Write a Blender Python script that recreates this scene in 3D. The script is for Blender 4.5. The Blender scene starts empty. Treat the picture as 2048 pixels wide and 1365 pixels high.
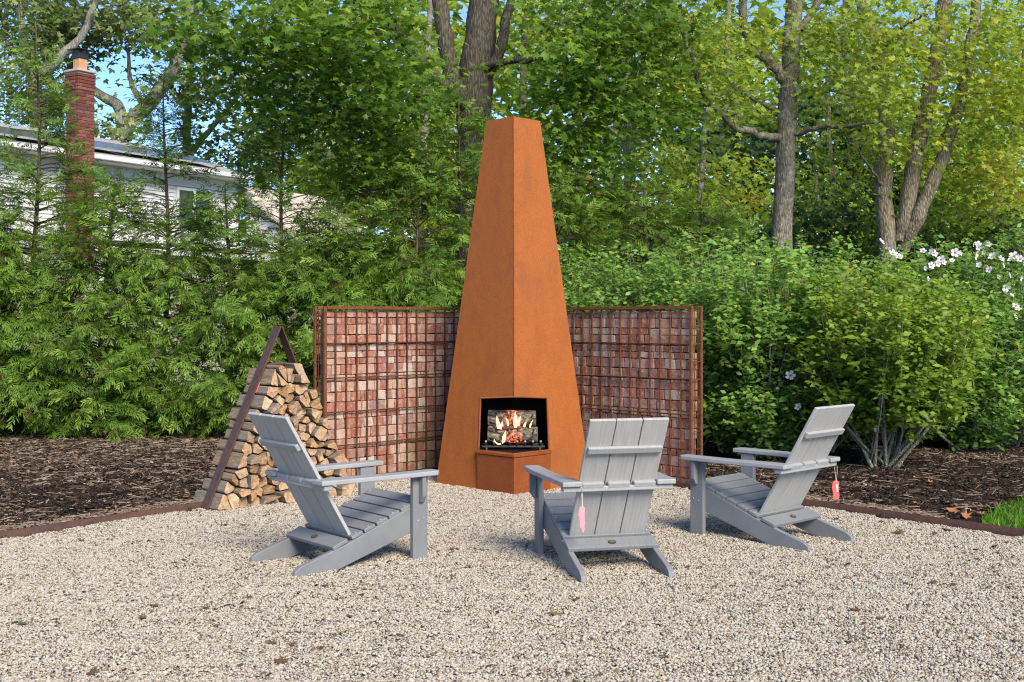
import bpy, bmesh, math, random
import numpy as np
from mathutils import Vector, Matrix

SC = bpy.context.scene
COL = SC.collection
random.seed(7)
RNG = np.random.default_rng(11)
R = math.radians

# ------------------------------------------------------------------ camera, sky, sun, exposure
F_PX, EYE, HOR = 2365.0, 1.53, 640.0
cam_d = bpy.data.cameras.new('camera')
cam = bpy.data.objects.new('camera', cam_d)
COL.objects.link(cam)
cam.location = (0, 0, EYE)
cam.rotation_euler = (R(90), 0, 0)
cam_d.sensor_width = 36.0
cam_d.lens = F_PX / 2048 * 36.0
cam_d.shift_y = -(682.5 - HOR) / 2048
cam_d.clip_end = 2000
SC.camera = cam

SUN_EL, SUN_AZ = R(37), R(154)         # azimuth clockwise from +Y (away from the camera): over the photographer's right shoulder
world = bpy.data.worlds.new('World')
SC.world = world
world.use_nodes = True
wn = world.node_tree.nodes
sky = wn.new('ShaderNodeTexSky')
sky.sky_type = 'NISHITA'
sky.sun_disc = False
sky.sun_elevation = SUN_EL
sky.sun_rotation = SUN_AZ
sky.air_density = 0.8
sky.dust_density = 0.0
sky.ozone_density = 6.0
world.node_tree.links.new(sky.outputs[0], wn['Background'].inputs[0])
wn['Background'].inputs[1].default_value = 0.11

sun_d = bpy.data.lights.new('sun', 'SUN')
sun_d.energy = 2.9
sun_d.angle = R(27)
sun_d.color = (1.0, 0.90, 0.75)
sun = bpy.data.objects.new('sun', sun_d)
COL.objects.link(sun)
sdir = Vector((math.sin(SUN_AZ) * math.cos(SUN_EL), math.cos(SUN_AZ) * math.cos(SUN_EL), math.sin(SUN_EL)))
sun.rotation_euler = sdir.to_track_quat('Z', 'Y').to_euler()
sun.location = (20, 10, 25)

SC.view_settings.view_transform = 'Standard'
SC.view_settings.look = 'None'
SC.view_settings.exposure = 1.22
SC.view_settings.gamma = 1.0
SC.view_settings.use_curve_mapping = False
SC.cycles.use_denoising = True
SC.cycles.denoising_prefilter = 'NONE'
SC.cycles.filter_width = 1.15
SC.cycles.max_bounces = 10
SC.cycles.diffuse_bounces = 6
SC.cycles.transmission_bounces = 6
SC.cycles.transparent_max_bounces = 8


def WX(px, Y):
    return (px - 1024) / F_PX * Y


def WZ(py, Y):
    return EYE + (HOR - py) / F_PX * Y


def W3(px, py, Y):
    return np.array((WX(px, Y), Y, WZ(py, Y)))


# ------------------------------------------------------------------ helpers
def empty(name, loc=(0, 0, 0), rz=0.0):
    o = bpy.data.objects.new(name, None)
    COL.objects.link(o)
    o.location = loc
    o.rotation_euler = (0, 0, rz)
    o.empty_display_size = 0.1
    return o


def tag(o, label, cat, group=None):
    o['label'] = label
    o['category'] = cat
    if group:
        o['group'] = group
    return o


def link(name, me, mat=None, parent=None, smooth=False):
    o = bpy.data.objects.new(name, me)
    COL.objects.link(o)
    if mat is not None and len(me.materials) == 0:
        for m in (mat if isinstance(mat, (list, tuple)) else [mat]):
            me.materials.append(m)
    if parent is not None:
        o.parent = parent
    if smooth:
        me.polygons.foreach_set('use_smooth', np.ones(len(me.polygons), bool))
    return o


def fast_mesh(name, V, F, attr=None, midx=None):
    V = np.ascontiguousarray(V, np.float32)
    F = np.ascontiguousarray(F, np.int32)
    me = bpy.data.meshes.new(name)
    m, k = F.shape
    me.vertices.add(len(V))
    me.vertices.foreach_set('co', V.ravel())
    me.loops.add(m * k)
    me.loops.foreach_set('vertex_index', F.ravel())
    me.polygons.add(m)
    me.polygons.foreach_set('loop_start', np.arange(0, m * k, k, dtype=np.int32))
    me.polygons.foreach_set('loop_total', np.full(m, k, np.int32))
    if midx is not None:
        me.polygons.foreach_set('material_index', np.asarray(midx, np.int32))
    if attr is not None:
        a = me.attributes.new('rnd', 'FLOAT', 'POINT')
        a.data.foreach_set('value', np.ascontiguousarray(attr, np.float32))
    me.update(calc_edges=True)
    me.validate()
    return me


def bm_mesh(bm, name):
    me = bpy.data.meshes.new(name)
    bm.to_mesh(me)
    bm.free()
    return me


def board_mesh(name, sx, sy, sz, bev=0.004, seg=1, at=(0, 0, 0)):
    bm = bmesh.new()
    bmesh.ops.create_cube(bm, size=1.0)
    for v in bm.verts:
        v.co = Vector((v.co.x * sx + at[0], v.co.y * sy + at[1], v.co.z * sz + at[2]))
    if bev > 0:
        bmesh.ops.bevel(bm, geom=bm.edges[:], offset=bev, segments=seg, affect='EDGES', profile=0.5)
    return bm_mesh(bm, name)


def board(name, size, loc, mat, parent, rot=(0, 0, 0), bev=0.004, seg=1):
    o = link(name, board_mesh(name, *size, bev=bev, seg=seg), mat, parent)
    o.location = loc
    o.rotation_euler = rot
    return o


def prism_mesh(name, prof, thick, axis='x', bev=0.004, seg=1):
    """prof: list of 2D points; axis 'x': points are (y,z), extruded along x; 'z': points are (x,y)."""
    bm = bmesh.new()
    lo, hi = [], []
    for a, b in prof:
        if axis == 'x':
            lo.append(bm.verts.new((-thick / 2, a, b)))
            hi.append(bm.verts.new((thick / 2, a, b)))
        else:
            lo.append(bm.verts.new((a, b, -thick / 2)))
            hi.append(bm.verts.new((a, b, thick / 2)))
    bm.faces.new(lo)
    bm.faces.new(hi)
    n = len(lo)
    for i in range(n):
        bm.faces.new((lo[i], lo[(i + 1) % n], hi[(i + 1) % n], hi[i]))
    bmesh.ops.recalc_face_normals(bm, faces=bm.faces[:])
    if bev > 0:
        bmesh.ops.bevel(bm, geom=bm.edges[:], offset=bev, segments=seg, affect='EDGES', profile=0.5)
    return bm_mesh(bm, name)


def norm(a):
    return a / np.maximum(np.linalg.norm(a, axis=-1, keepdims=True), 1e-9)


class Acc:
    """collects verts and quads / tris into one mesh"""
    def __init__(self, k=4):
        self.V, self.F, self.A, self.n, self.k = [], [], [], 0, k

    def add(self, V, F, a=0.0):
        V = np.asarray(V, float)
        F = np.asarray(F, int)
        self.V.append(V)
        self.F.append(F + self.n)
        self.A.append(np.broadcast_to(np.asarray(a, float), (len(V),)))
        self.n += len(V)

    def tube(self, pts, rad, sides=6, a=0.0, wob=0.0):
        pts = np.asarray(pts, float)
        rad = np.broadcast_to(np.asarray(rad, float), (len(pts),))
        n = len(pts)
        T = norm(np.gradient(pts, axis=0))
        up = np.array((0.0, 0.0, 1.0)) if abs(T[0, 2]) < 0.9 else np.array((1.0, 0.0, 0.0))
        U = norm(np.cross(T, up))
        Wv = np.cross(T, U)
        th = np.arange(sides) * 2 * np.pi / sides
        rr = rad[:, None] * (1 + (RNG.normal(0, wob, (n, sides)) if wob else 0))
        V = pts[:, None] + rr[..., None] * (np.cos(th)[None, :, None] * U[:, None] + np.sin(th)[None, :, None] * Wv[:, None])
        V = V.reshape(-1, 3)
        i = np.arange(n - 1)[:, None] * sides
        j = np.arange(sides)[None]
        j2 = (j + 1) % sides
        F = np.stack([i + j, i + j2, i + sides + j2, i + sides + j], -1).reshape(-1, 4)
        self.add(V, F, a)
        # caps
        c0 = np.array([[0, 1, 2, 3]]) if sides == 4 else None
        if c0 is not None:
            self.F.append(c0 + self.n - n * sides)
            self.F.append(c0 + self.n - sides)

    def mesh(self, name):
        return fast_mesh(name, np.concatenate(self.V), np.concatenate(self.F), np.concatenate(self.A))


def scatter(P, D, N, S, T, F, att):
    """instances of template (T verts, F faces) at P with axis D and normal N, size S -> V, F, attr"""
    P = np.asarray(P, float)
    x = norm(np.asarray(D, float))
    N = np.asarray(N, float)
    z = norm(N - (N * x).sum(-1, keepdims=True) * x)
    y = np.cross(z, x)
    V = P[:, None] + np.asarray(S, float)[:, None, None] * (
        T[None, :, 0:1] * x[:, None] + T[None, :, 1:2] * y[:, None] + T[None, :, 2:3] * z[:, None])
    n, k = len(P), len(T)
    FF = (np.arange(n) * k)[:, None, None] + F[None]
    A = np.repeat(np.asarray(att, float), k)
    return V.reshape(-1, 3), FF.reshape(-1, F.shape[1]), A


def spline(pts, n):
    """catmull-rom through pts, n samples"""
    p = np.asarray(pts, float)
    p = np.vstack([2 * p[0] - p[1], p, 2 * p[-1] - p[-2]])
    m = len(p) - 3
    out = []
    for t in np.linspace(0, m - 1e-6, n):
        i = int(t)
        u = t - i
        a, b, c, d = p[i:i + 4]
        out.append(0.5 * ((2 * b) + (-a + c) * u + (2 * a - 5 * b + 4 * c - d) * u * u + (-a + 3 * b - 3 * c + d) * u ** 3))
    return np.array(out)


# ------------------------------------------------------------------ materials
class NT:
    def __init__(self, name):
        self.m = bpy.data.materials.new(name)
        self.m.use_nodes = True
        self.t = self.m.node_tree
        self.b = self.t.nodes['Principled BSDF']
        self.out = self.t.nodes['Material Output']

    def n(self, typ, **kw):
        nd = self.t.nodes.new(typ)
        for k, v in kw.items():
            if k.startswith('i_'):
                nd.inputs[k[2:].replace('_', ' ')].default_value = v
            else:
                setattr(nd, k, v)
        return nd

    def l(self, a, b):
        self.t.links.new(a, b)

    def ramp(self, fac, stops, interp='LINEAR'):
        r = self.n('ShaderNodeValToRGB')
        r.color_ramp.interpolation = interp
        els = r.color_ramp.elements
        while len(els) < len(stops):
            els.new(0.5)
        for e, (p, c) in zip(els, stops):
            e.position = p
            e.color = (*c, 1) if len(c) == 3 else c
        self.l(fac, r.inputs[0])
        return r.outputs[0]

    def noise(self, vec, scale, detail=3, rough=0.6, dist=0.0, out='Fac'):
        nd = self.n('ShaderNodeTexNoise')
        nd.inputs['Scale'].default_value = scale
        nd.inputs['Detail'].default_value = detail
        nd.inputs['Roughness'].default_value = rough
        nd.inputs['Distortion'].default_value = dist
        if vec is not None:
            self.l(vec, nd.inputs['Vector'])
        return nd.outputs[out]

    def mapping(self, vec, scale=(1, 1, 1), rot=(0, 0, 0)):
        nd = self.n('ShaderNodeMapping')
        nd.inputs['Scale'].default_value = scale
        nd.inputs['Rotation'].default_value = rot
        self.l(vec, nd.inputs['Vector'])
        return nd.outputs[0]

    def mix(self, fac, a, b, typ='MIX'):
        nd = self.n('ShaderNodeMix', data_type='RGBA', blend_type=typ)
        for i, v in ((0, fac), (6, a), (7, b)):
            if isinstance(v, (int, float)):
                nd.inputs[i].default_value = v
            elif isinstance(v, tuple):
                nd.inputs[i].default_value = (*v, 1)
            else:
                self.l(v, nd.inputs[i])
        return nd.outputs[2]

    def math(self, op, a, b=0.0, clamp=False):
        nd = self.n('ShaderNodeMath', operation=op)
        nd.use_clamp = clamp
        for i, v in ((0, a), (1, b)):
            if isinstance(v, (int, float)):
                nd.inputs[i].default_value = v
            else:
                self.l(v, nd.inputs[i])
        return nd.outputs[0]

    def bump(self, h, strength=0.3, dist=0.01):
        nd = self.n('ShaderNodeBump')
        nd.inputs['Strength'].default_value = strength
        nd.inputs['Distance'].default_value = dist
        self.l(h, nd.inputs['Height'])
        self.l(nd.outputs[0], self.b.inputs['Normal'])

    def obj(self):
        return self.n('ShaderNodeTexCoord').outputs['Object']

    def pos(self):
        return self.n('ShaderNodeNewGeometry').outputs['Position']

    def rnd(self):
        return self.n('ShaderNodeObjectInfo').outputs['Random']

    def att(self, name='rnd'):
        return self.n('ShaderNodeAttribute', attribute_name=name).outputs['Fac']

    def base(self, c, rough=0.8, spec=0.3, metal=0.0):
        if isinstance(c, tuple):
            self.b.inputs['Base Color'].default_value = (*c, 1)
        else:
            self.l(c, self.b.inputs['Base Color'])
        self.b.inputs['Roughness'].default_value = rough
        self.b.inputs['Specular IOR Level'].default_value = spec
        self.b.inputs['Metallic'].default_value = metal
        return self.m


def m_plain(name, c, rough=0.7, spec=0.3, var=0.25, scale=20):
    k = NT(name)
    nz = k.noise(k.obj(), scale, 4)
    col = k.ramp(nz, [(0.25, tuple(x * (1 - var) for x in c)), (0.75, tuple(min(1, x * (1 + var)) for x in c))])
    k.bump(nz, 0.15, 0.004)
    return k.base(col, rough, spec)


def m_corten():
    k = NT('weathering_steel_orange')
    p = k.obj()
    fine = k.noise(p, 95, 4, 0.75)
    mid = k.noise(p, 9, 4, 0.6)
    streak = k.noise(k.mapping(p, (6, 6, 1.1)), 1.6, 5, 0.6)
    c = k.ramp(fine, [(0.25, (0.184, 0.043, 0.008)), (0.5, (0.346, 0.090, 0.010)), (0.78, (0.467, 0.149, 0.018))])
    c = k.mix(k.ramp(mid, [(0.42, (0, 0, 0)), (0.75, (0.282, 0.282, 0.282))]), c, (0.240, 0.053, 0.009))
    c = k.mix(k.ramp(streak, [(0.50, (0, 0, 0)), (0.75, (0.26, 0.26, 0.26))]), c, (0.20, 0.055, 0.014))
    blot = k.noise(k.mapping(p, (1, 1, 0.55)), 3.3, 5, 0.65, 0.4)
    c = k.mix(k.ramp(blot, [(0.50, (0, 0, 0)), (0.68, (0.410, 0.410, 0.410))]), c, (0.184, 0.052, 0.017))
    c = k.mix(0.10, c, (0.22, 0.14, 0.09))
    k.bump(fine, 0.25, 0.003)
    return k.base(c, 0.72, 0.28)


def m_corten_dark():
    k = NT('weathering_steel_brown')
    p = k.obj()
    fine = k.noise(p, 60, 4, 0.7)
    mid = k.noise(p, 5, 4, 0.6)
    c = k.ramp(fine, [(0.25, (0.144, 0.036, 0.009)), (0.75, (0.323, 0.084, 0.016))])
    c = k.mix(k.ramp(mid, [(0.40, (0, 0, 0)), (0.75, (0.628, 0.628, 0.628))]), c, (0.180, 0.041, 0.012))
    k.bump(fine, 0.2, 0.003)
    return k.base(c, 0.7, 0.3)


def m_rebar():
    k = NT('rusted_bar')
    nz = k.noise(k.pos(), 40, 3)
    c = k.ramp(nz, [(0.25, (0.055, 0.020, 0.010)), (0.75, (0.165, 0.060, 0.022))])
    return k.base(c, 0.8, 0.2)


def m_frame_rust():
    k = NT('rusted_angle_iron')
    nz = k.noise(k.pos(), 25, 4)
    c = k.ramp(nz, [(0.25, (0.07, 0.028, 0.014)), (0.75, (0.21, 0.082, 0.028))])
    k.bump(nz, 0.2, 0.003)
    return k.base(c, 0.75, 0.25)


def m_plate():
    k = NT('dark_rust_plate')
    p = k.obj()
    nz = k.noise(p, 30, 4)
    big = k.noise(p, 3, 3)
    c = k.ramp(nz, [(0.2, (0.040, 0.020, 0.015)), (0.8, (0.100, 0.052, 0.038))])
    c = k.mix(k.ramp(big, [(0.45, (0, 0, 0)), (0.8, (0.5, 0.5, 0.5))]), c, (0.13, 0.058, 0.034))
    k.bump(nz, 0.2, 0.002)
    return k.base(c, 0.55, 0.4)


def m_chair(name, a, b, c3, speck):
    k = NT(name)
    p = k.obj()
    rn = k.rnd()
    off = k.n('ShaderNodeVectorMath', operation='ADD')
    k.l(p, off.inputs[0])
    cmb = k.n('ShaderNodeCombineXYZ')
    k.l(k.math('MULTIPLY', rn, 9.0), cmb.inputs[0])
    k.l(cmb.outputs[0], off.inputs[1])
    gr = k.noise(k.mapping(off.outputs[0], (60, 2.0, 2.0)), 1.4, 4, 0.65)
    sp = k.noise(off.outputs[0], 160, 2, 0.7)
    c = k.ramp(gr, [(0.25, a), (0.55, b), (0.8, c3)])
    c = k.mix(k.ramp(sp, [(0.5, (0, 0, 0)), (0.85, (0.3, 0.3, 0.3))]), c, speck)
    c = k.mix(k.math('MULTIPLY', rn, 0.22), c, a)
    k.bump(gr, 0.12, 0.002)
    return k.base(c, 0.5, 0.35)


def m_brick_old():
    k = NT('reclaimed_brick')
    rn = k.rnd()
    p = k.pos()
    c = k.ramp(rn, [(0.0, (0.33, 0.135, 0.095)), (0.14, (0.44, 0.245, 0.185)), (0.28, (0.37, 0.205, 0.165)),
                    (0.42, (0.49, 0.305, 0.225)), (0.55, (0.39, 0.165, 0.11)), (0.68, (0.50, 0.36, 0.27)),
                    (0.80, (0.32, 0.195, 0.165)), (0.93, (0.53, 0.44, 0.35)), (1.0, (0.28, 0.11, 0.075))], 'CONSTANT')
    n1 = k.noise(p, 22, 5, 0.65, 0.6)
    c = k.mix(k.ramp(n1, [(0.50, (0, 0, 0)), (0.66, (0.605, 0.605, 0.605))]), c, (0.564, 0.451, 0.363))
    n2 = k.noise(k.mapping(p, (1, 1, 1.7)), 13, 4, 0.6, 0.4)
    c = k.mix(k.ramp(n2, [(0.53, (0, 0, 0)), (0.70, (0.524, 0.524, 0.524))]), c, (0.209, 0.076, 0.060))
    n3 = k.noise(p, 90, 4, 0.7)
    c = k.mix(k.ramp(n3, [(0.35, (0.403, 0.403, 0.403)), (0.6, (0, 0, 0))]), c, (0.161, 0.081, 0.065), 'MULTIPLY')
    # moss and damp that grow low on the left wall, in patches of their own
    sx = k.n('ShaderNodeSeparateXYZ')
    k.l(p, sx.inputs[0])
    low = k.math('SUBTRACT', 0.72, sx.outputs[2])
    left = k.math('SUBTRACT', 0.42, k.math('MULTIPLY', k.math('ABSOLUTE', k.math('ADD', sx.outputs[0], 0.86)), 0.95))
    mo = k.math('ADD', k.math('MULTIPLY', low, 0.75), left)
    mo = k.math('ADD', mo, k.math('MULTIPLY', k.math('SUBTRACT', k.noise(p, 5.0, 4, 0.7), 0.5), 2.4))
    mf = k.ramp(k.math('MULTIPLY', mo, 0.62), [(0.36, (0, 0, 0)), (0.66, (0.85, 0.85, 0.85))])
    c = k.mix(mf, c, k.mix(k.noise(p, 30, 3), (0.10, 0.115, 0.02), (0.24, 0.20, 0.06)))
    k.bump(k.math('ADD', n1, k.math('MULTIPLY', n3, 0.5)), 0.5, 0.006)
    return k.base(c, 0.9, 0.15)


def m_brick_house():
    k = NT('red_house_brick')
    rn = k.rnd()
    nz = k.noise(k.pos(), 30, 3)
    c = k.ramp(rn, [(0, (0.105, 0.038, 0.030)), (0.5, (0.165, 0.058, 0.044)), (1.0, (0.225, 0.090, 0.068))])
    c = k.mix(k.ramp(nz, [(0.4, (0, 0, 0)), (0.8, (0.5, 0.5, 0.5))]), c, (0.24, 0.07, 0.05))
    return k.base(c, 0.9, 0.1)


def m_wood_log():
    """split firewood side (object coords: y along the log)"""
    k = NT('split_wood_side')
    p = k.pos()
    rn = k.rnd()
    o = k.obj()
    gr = k.noise(k.mapping(o, (30, 3.0, 30)), 2.0, 5, 0.7, 0.6)
    c = k.ramp(gr, [(0.25, (0.085, 0.055, 0.035)), (0.5, (0.21, 0.15, 0.10)), (0.8, (0.37, 0.29, 0.21))])
    c = k.mix(k.ramp(rn, [(0.0, (0, 0, 0)), (0.45, (0.000, 0.000, 0.000)), (0.55, (0.640, 0.640, 0.640)), (1, (0.640, 0.640, 0.640))]), c,
              k.ramp(gr, [(0.3, (0.085, 0.075, 0.065)), (0.7, (0.26, 0.235, 0.205))]))
    k.bump(gr, 0.5, 0.008)
    return k.base(c, 0.9, 0.1)


def m_wood_end():
    k = NT('split_wood_end')
    rn = k.rnd()
    p = k.pos()
    c = k.ramp(rn, [(0, (0.475, 0.299, 0.157)), (0.2, (0.551, 0.399, 0.256)), (0.4, (0.437, 0.256, 0.119)), (0.6, (0.589, 0.447, 0.295)),
                    (0.8, (0.494, 0.323, 0.180)), (1, (0.342, 0.265, 0.199))])
    n1 = k.noise(p, 35, 5, 0.7, 0.5)
    c = k.mix(k.ramp(n1, [(0.42, (0.712, 0.712, 0.712)), (0.62, (0, 0, 0))]), c, (0.589, 0.475, 0.380), 'MULTIPLY')
    wv = k.n('ShaderNodeTexWave', wave_type='RINGS', rings_direction='Y')
    wv.inputs['Scale'].default_value = 26
    wv.inputs['Distortion'].default_value = 4
    wv.inputs['Detail'].default_value = 2
    k.l(k.obj(), wv.inputs['Vector'])
    c = k.mix(k.ramp(wv.outputs['Fac'], [(0.0, (0.504, 0.504, 0.504)), (0.5, (0, 0, 0))]), c, (0.672, 0.504, 0.370), 'MULTIPLY')
    n2 = k.noise(p, 11, 3)
    c = k.mix(k.ramp(n2, [(0.52, (0, 0, 0)), (0.75, (0.665, 0.665, 0.665))]), c, (0.380, 0.314, 0.252))
    k.bump(n1, 0.5, 0.008)
    return k.base(c, 0.9, 0.1)


def m_bark(name, a, b, sc=1.0, lich=None):
    k = NT(name)
    p = k.obj()
    v = k.n('ShaderNodeTexVoronoi', feature='DISTANCE_TO_EDGE')
    v.inputs['Scale'].default_value = 1.0
    k.l(k.mapping(k.n('ShaderNodeTexCoord').outputs['Object'], (34 * sc, 34 * sc, 6 * sc)), v.inputs['Vector'])
    nz = k.noise(k.mapping(p, (1, 1, 0.35)), 26 * sc, 4, 0.7)
    h = k.math('ADD', k.math('MULTIPLY', v.outputs['Distance'], 1.2), k.math('MULTIPLY', nz, 0.6))
    c = k.ramp(h, [(0.22, a), (0.62, b)])
    if lich:
        n2 = k.noise(p, 7, 4, 0.7)
        c = k.mix(k.ramp(n2, [(0.5, (0, 0, 0)), (0.68, (0.75, 0.75, 0.75))]), c, lich)
    k.bump(h, 0.8, 0.02)
    return k.base(c, 0.95, 0.1)


def m_leaf(name, stops, transl=0.35, rough=0.5, spec=0.3, tcol=1.35):
    k = NT(name)
    c = k.ramp(k.att(), stops)
    c = k.mix(k.math('MULTIPLY', k.noise(k.pos(), 2.2, 2), 0.5), c, tuple(0.55 * x for x in stops[1][1] if True) if 'thuja' in name else tuple(0.55 * x for x in stops[0][1]))
    k.base(c, rough, spec)
    tr = k.n('ShaderNodeBsdfTranslucent')
    hs = k.n('ShaderNodeHueSaturation')
    hs.inputs['Hue'].default_value = 0.485
    hs.inputs['Saturation'].default_value = 1.05
    hs.inputs['Value'].default_value = tcol
    k.l(c, hs.inputs['Color'])
    k.l(hs.outputs[0], tr.inputs['Color'])
    mx = k.n('ShaderNodeMixShader')
    mx.inputs[0].default_value = transl
    k.l(k.b.outputs[0], mx.inputs[1])
    k.l(tr.outputs[0], mx.inputs[2])
    k.l(mx.outputs[0], k.out.inputs['Surface'])
    return k.m


def m_att(name, stops, rough=0.85, spec=0.2, interp='LINEAR', nscale=60, nmix=0.3):
    k = NT(name)
    c = k.ramp(k.att(), stops, interp)
    nz = k.noise(k.obj(), nscale, 3)
    c = k.mix(k.math('MULTIPLY', nz, nmix), c, (0.2, 0.17, 0.14), 'MULTIPLY')
    return k.base(c, rough, spec)


def m_flame(name, c, s):
    k = NT(name)
    k.b.inputs['Base Color'].default_value = (0, 0, 0, 1)
    nz = k.noise(k.obj(), 14, 2)
    col = k.ramp(nz, [(0.3, c), (0.7, (1.0, 0.82, 0.45))])
    k.l(col, k.b.inputs['Emission Color'])
    k.b.inputs['Emission Strength'].default_value = s
    return k.m


def m_firelog():
    k = NT('burning_log')
    p = k.obj()
    n1 = k.noise(k.mapping(p, (0.6, 1, 1)), 30, 4, 0.7, 0.8)
    c = k.ramp(n1, [(0.40, (0.016, 0.013, 0.011)), (0.55, (0.15, 0.125, 0.09)), (0.74, (0.36, 0.32, 0.25))])
    k.base(c, 0.9, 0.1)
    sx = k.n('ShaderNodeSeparateXYZ')
    k.l(p, sx.inputs[0])
    zone = k.math('SUBTRACT', 1.45, k.math('ADD', k.math('MULTIPLY', k.math('ABSOLUTE', k.math('SUBTRACT', sx.outputs[0], 0.01)), 6.5), k.math('MULTIPLY', k.noise(p, 12, 2), 1.5)), True)
    em = k.math('MULTIPLY', zone, k.ramp(k.noise(p, 45, 3, 0.7), [(0.48, (0, 0, 0)), (0.62, (1, 1, 1))]))
    k.b.inputs['Emission Color'].default_value = (1.0, 0.13, 0.04, 1)
    k.l(k.math('MULTIPLY', em, 1.6), k.b.inputs['Emission Strength'])
    k.bump(n1, 0.6, 0.01)
    return k.m


M = {}
M['corten'] = m_corten()
M['corten_dark'] = m_corten_dark()
M['rebar'] = m_rebar()
M['angle'] = m_frame_rust()
M['plate'] = m_plate()
M['chair'] = m_chair('grey_lumber_dark', (0.151, 0.155, 0.162), (0.199, 0.204, 0.211), (0.237, 0.241, 0.246), (0.300, 0.300, 0.300))  # one lumber toned by part: darkest on legs and seat
M['chair_slat'] = m_chair('grey_lumber_light', (0.30, 0.29, 0.275), (0.405, 0.392, 0.372), (0.48, 0.462, 0.435), (0.55, 0.53, 0.50))  # same lumber, lightest tone, for the back boards
M['chair_arm'] = m_chair('grey_lumber_mid', (0.245, 0.245, 0.245), (0.318, 0.316, 0.312), (0.365, 0.362, 0.355), (0.43, 0.425, 0.415))  # same lumber, middle tone, for arms and back supports
M['brick'] = m_brick_old()
M['hbrick'] = m_brick_house()
M['log'] = m_wood_log()
M['log_end'] = m_wood_end()
M['soot_black'] = m_plain('soot_black_steel', (0.012, 0.011, 0.011), 0.9, 0.1)
M['iron'] = m_plain('cast_iron', (0.05, 0.045, 0.04), 0.7, 0.3)
M['firelog'] = m_firelog()
M['flame'] = m_flame('fire_glow', (1.0, 0.30, 0.04), 1.7)
M['screw'] = m_plain('steel_screw', (0.35, 0.35, 0.36), 0.4, 0.5)
M['badge'] = m_plain('dark_bronze_badge', (0.05, 0.04, 0.03), 0.5, 0.4)
M['badge_hi'] = m_plain('bronze_relief', (0.22, 0.17, 0.10), 0.5, 0.4)
M['pink'] = m_plain('pink_paper', (0.85, 0.27, 0.30), 0.8, 0.2, 0.1)
M['red'] = m_plain('coral_red_paper', (0.80, 0.11, 0.09), 0.7, 0.3, 0.1)
M['white_paper'] = m_plain('white_paper', (0.75, 0.70, 0.70), 0.8, 0.2, 0.05)
M['string'] = m_plain('cotton_string', (0.62, 0.54, 0.46), 0.9, 0.1)
M['siding'] = m_plain('white_siding', (0.58, 0.58, 0.57), 0.7, 0.3, 0.05, 3)
M['trim'] = m_plain('white_trim', (0.64, 0.64, 0.63), 0.6, 0.3, 0.03, 3)
M['paleroof'] = m_plain('pale_roof_shingle', (0.52, 0.46, 0.38), 0.9, 0.1, 0.15, 12)
M['roofgrey'] = m_plain('grey_roof', (0.34, 0.33, 0.31), 0.9, 0.1, 0.2, 10)
M['creamwall'] = m_plain('cream_wall', (0.44, 0.45, 0.35), 0.8, 0.2, 0.05, 3)
M['glass'] = m_plain('dark_window_glass', (0.05, 0.06, 0.065), 0.08, 0.6, 0.1)
M['panel'] = m_plain('solar_glass', (0.10, 0.105, 0.11), 0.15, 0.6, 0.1)
M['black'] = m_plain('black_metal', (0.02, 0.02, 0.02), 0.5, 0.4)
M['flue'] = m_plain('clay_flue', (0.50, 0.26, 0.14), 0.85, 0.15)
M['mortar'] = m_plain('mortar', (0.42, 0.36, 0.32), 0.95, 0.1)
M['bark_maple'] = m_bark('maple_bark', (0.045, 0.036, 0.028), (0.16, 0.135, 0.105))
M['bark_grey'] = m_bark('grey_bark', (0.075, 0.062, 0.048), (0.27, 0.23, 0.18), 1.5, (0.42, 0.40, 0.34))
M['bark_rough'] = m_bark('furrowed_bark', (0.05, 0.04, 0.028), (0.34, 0.275, 0.19), 1.15, (0.24, 0.22, 0.16))
M['bark_pale'] = m_bark('pale_bark', (0.12, 0.11, 0.095), (0.31, 0.29, 0.255), 0.6)
M['bark_thuja'] = m_bark('thuja_bark', (0.05, 0.034, 0.024), (0.17, 0.12, 0.085), 1.2)
M['bark_shrub'] = m_bark('shrub_bark', (0.17, 0.155, 0.105), (0.38, 0.35, 0.26), 1.6)

G = lambda r, g, b: (r, g, b)
M['leaf_thuja'] = m_leaf('thuja_scale_leaf', [(0.0, G(.16, .105, .045)), (0.05, G(.065, .120, .020)), (0.45, G(.150, .275, .034)), (0.8, G(.26, .43, .055)), (1, G(.38, .54, .09))], 0.38, 0.5)
M['leaf_maple'] = m_leaf('maple_leaf', [(0.0, G(.075, .145, .020)), (0.5, G(.165, .305, .036)), (0.85, G(.28, .43, .05)), (1, G(.43, .50, .06))], 0.5, 0.45)
M['leaf_yg'] = m_leaf('yellow_green_leaf', [(0.0, G(0.145, 0.224, 0.032)), (0.4, G(0.315, 0.436, 0.048)), (0.8, G(0.532, 0.605, 0.073)), (0.95, G(0.678, 0.605, 0.085)), (1, G(0.629, 0.363, 0.073))], 0.48, 0.5)
M['leaf_yellow'] = m_leaf('golden_leaf', [(0.0, G(0.238, 0.345, 0.048)), (0.5, G(0.475, 0.594, 0.071)), (0.85, G(0.653, 0.689, 0.095)), (1, G(0.713, 0.499, 0.083))], 0.5, 0.5)
M['leaf_oak'] = m_leaf('oak_leaf', [(0.0, G(.09, .14, .042)), (0.5, G(.215, .29, .085)), (0.85, G(.36, .42, .15)), (1, G(.48, .47, .18))], 0.42, 0.5)
M['leaf_dark'] = m_leaf('dark_green_leaf', [(0.0, G(.024, .058, .024)), (0.6, G(.06, .125, .045)), (1, G(.12, .22, .06))], 0.35, 0.5)
M['leaf_orange'] = m_leaf('orange_leaf', [(0.0, G(.20, .13, .03)), (0.5, G(.48, .23, .05)), (1, G(.45, .40, .07))], 0.4, 0.5)
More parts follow.
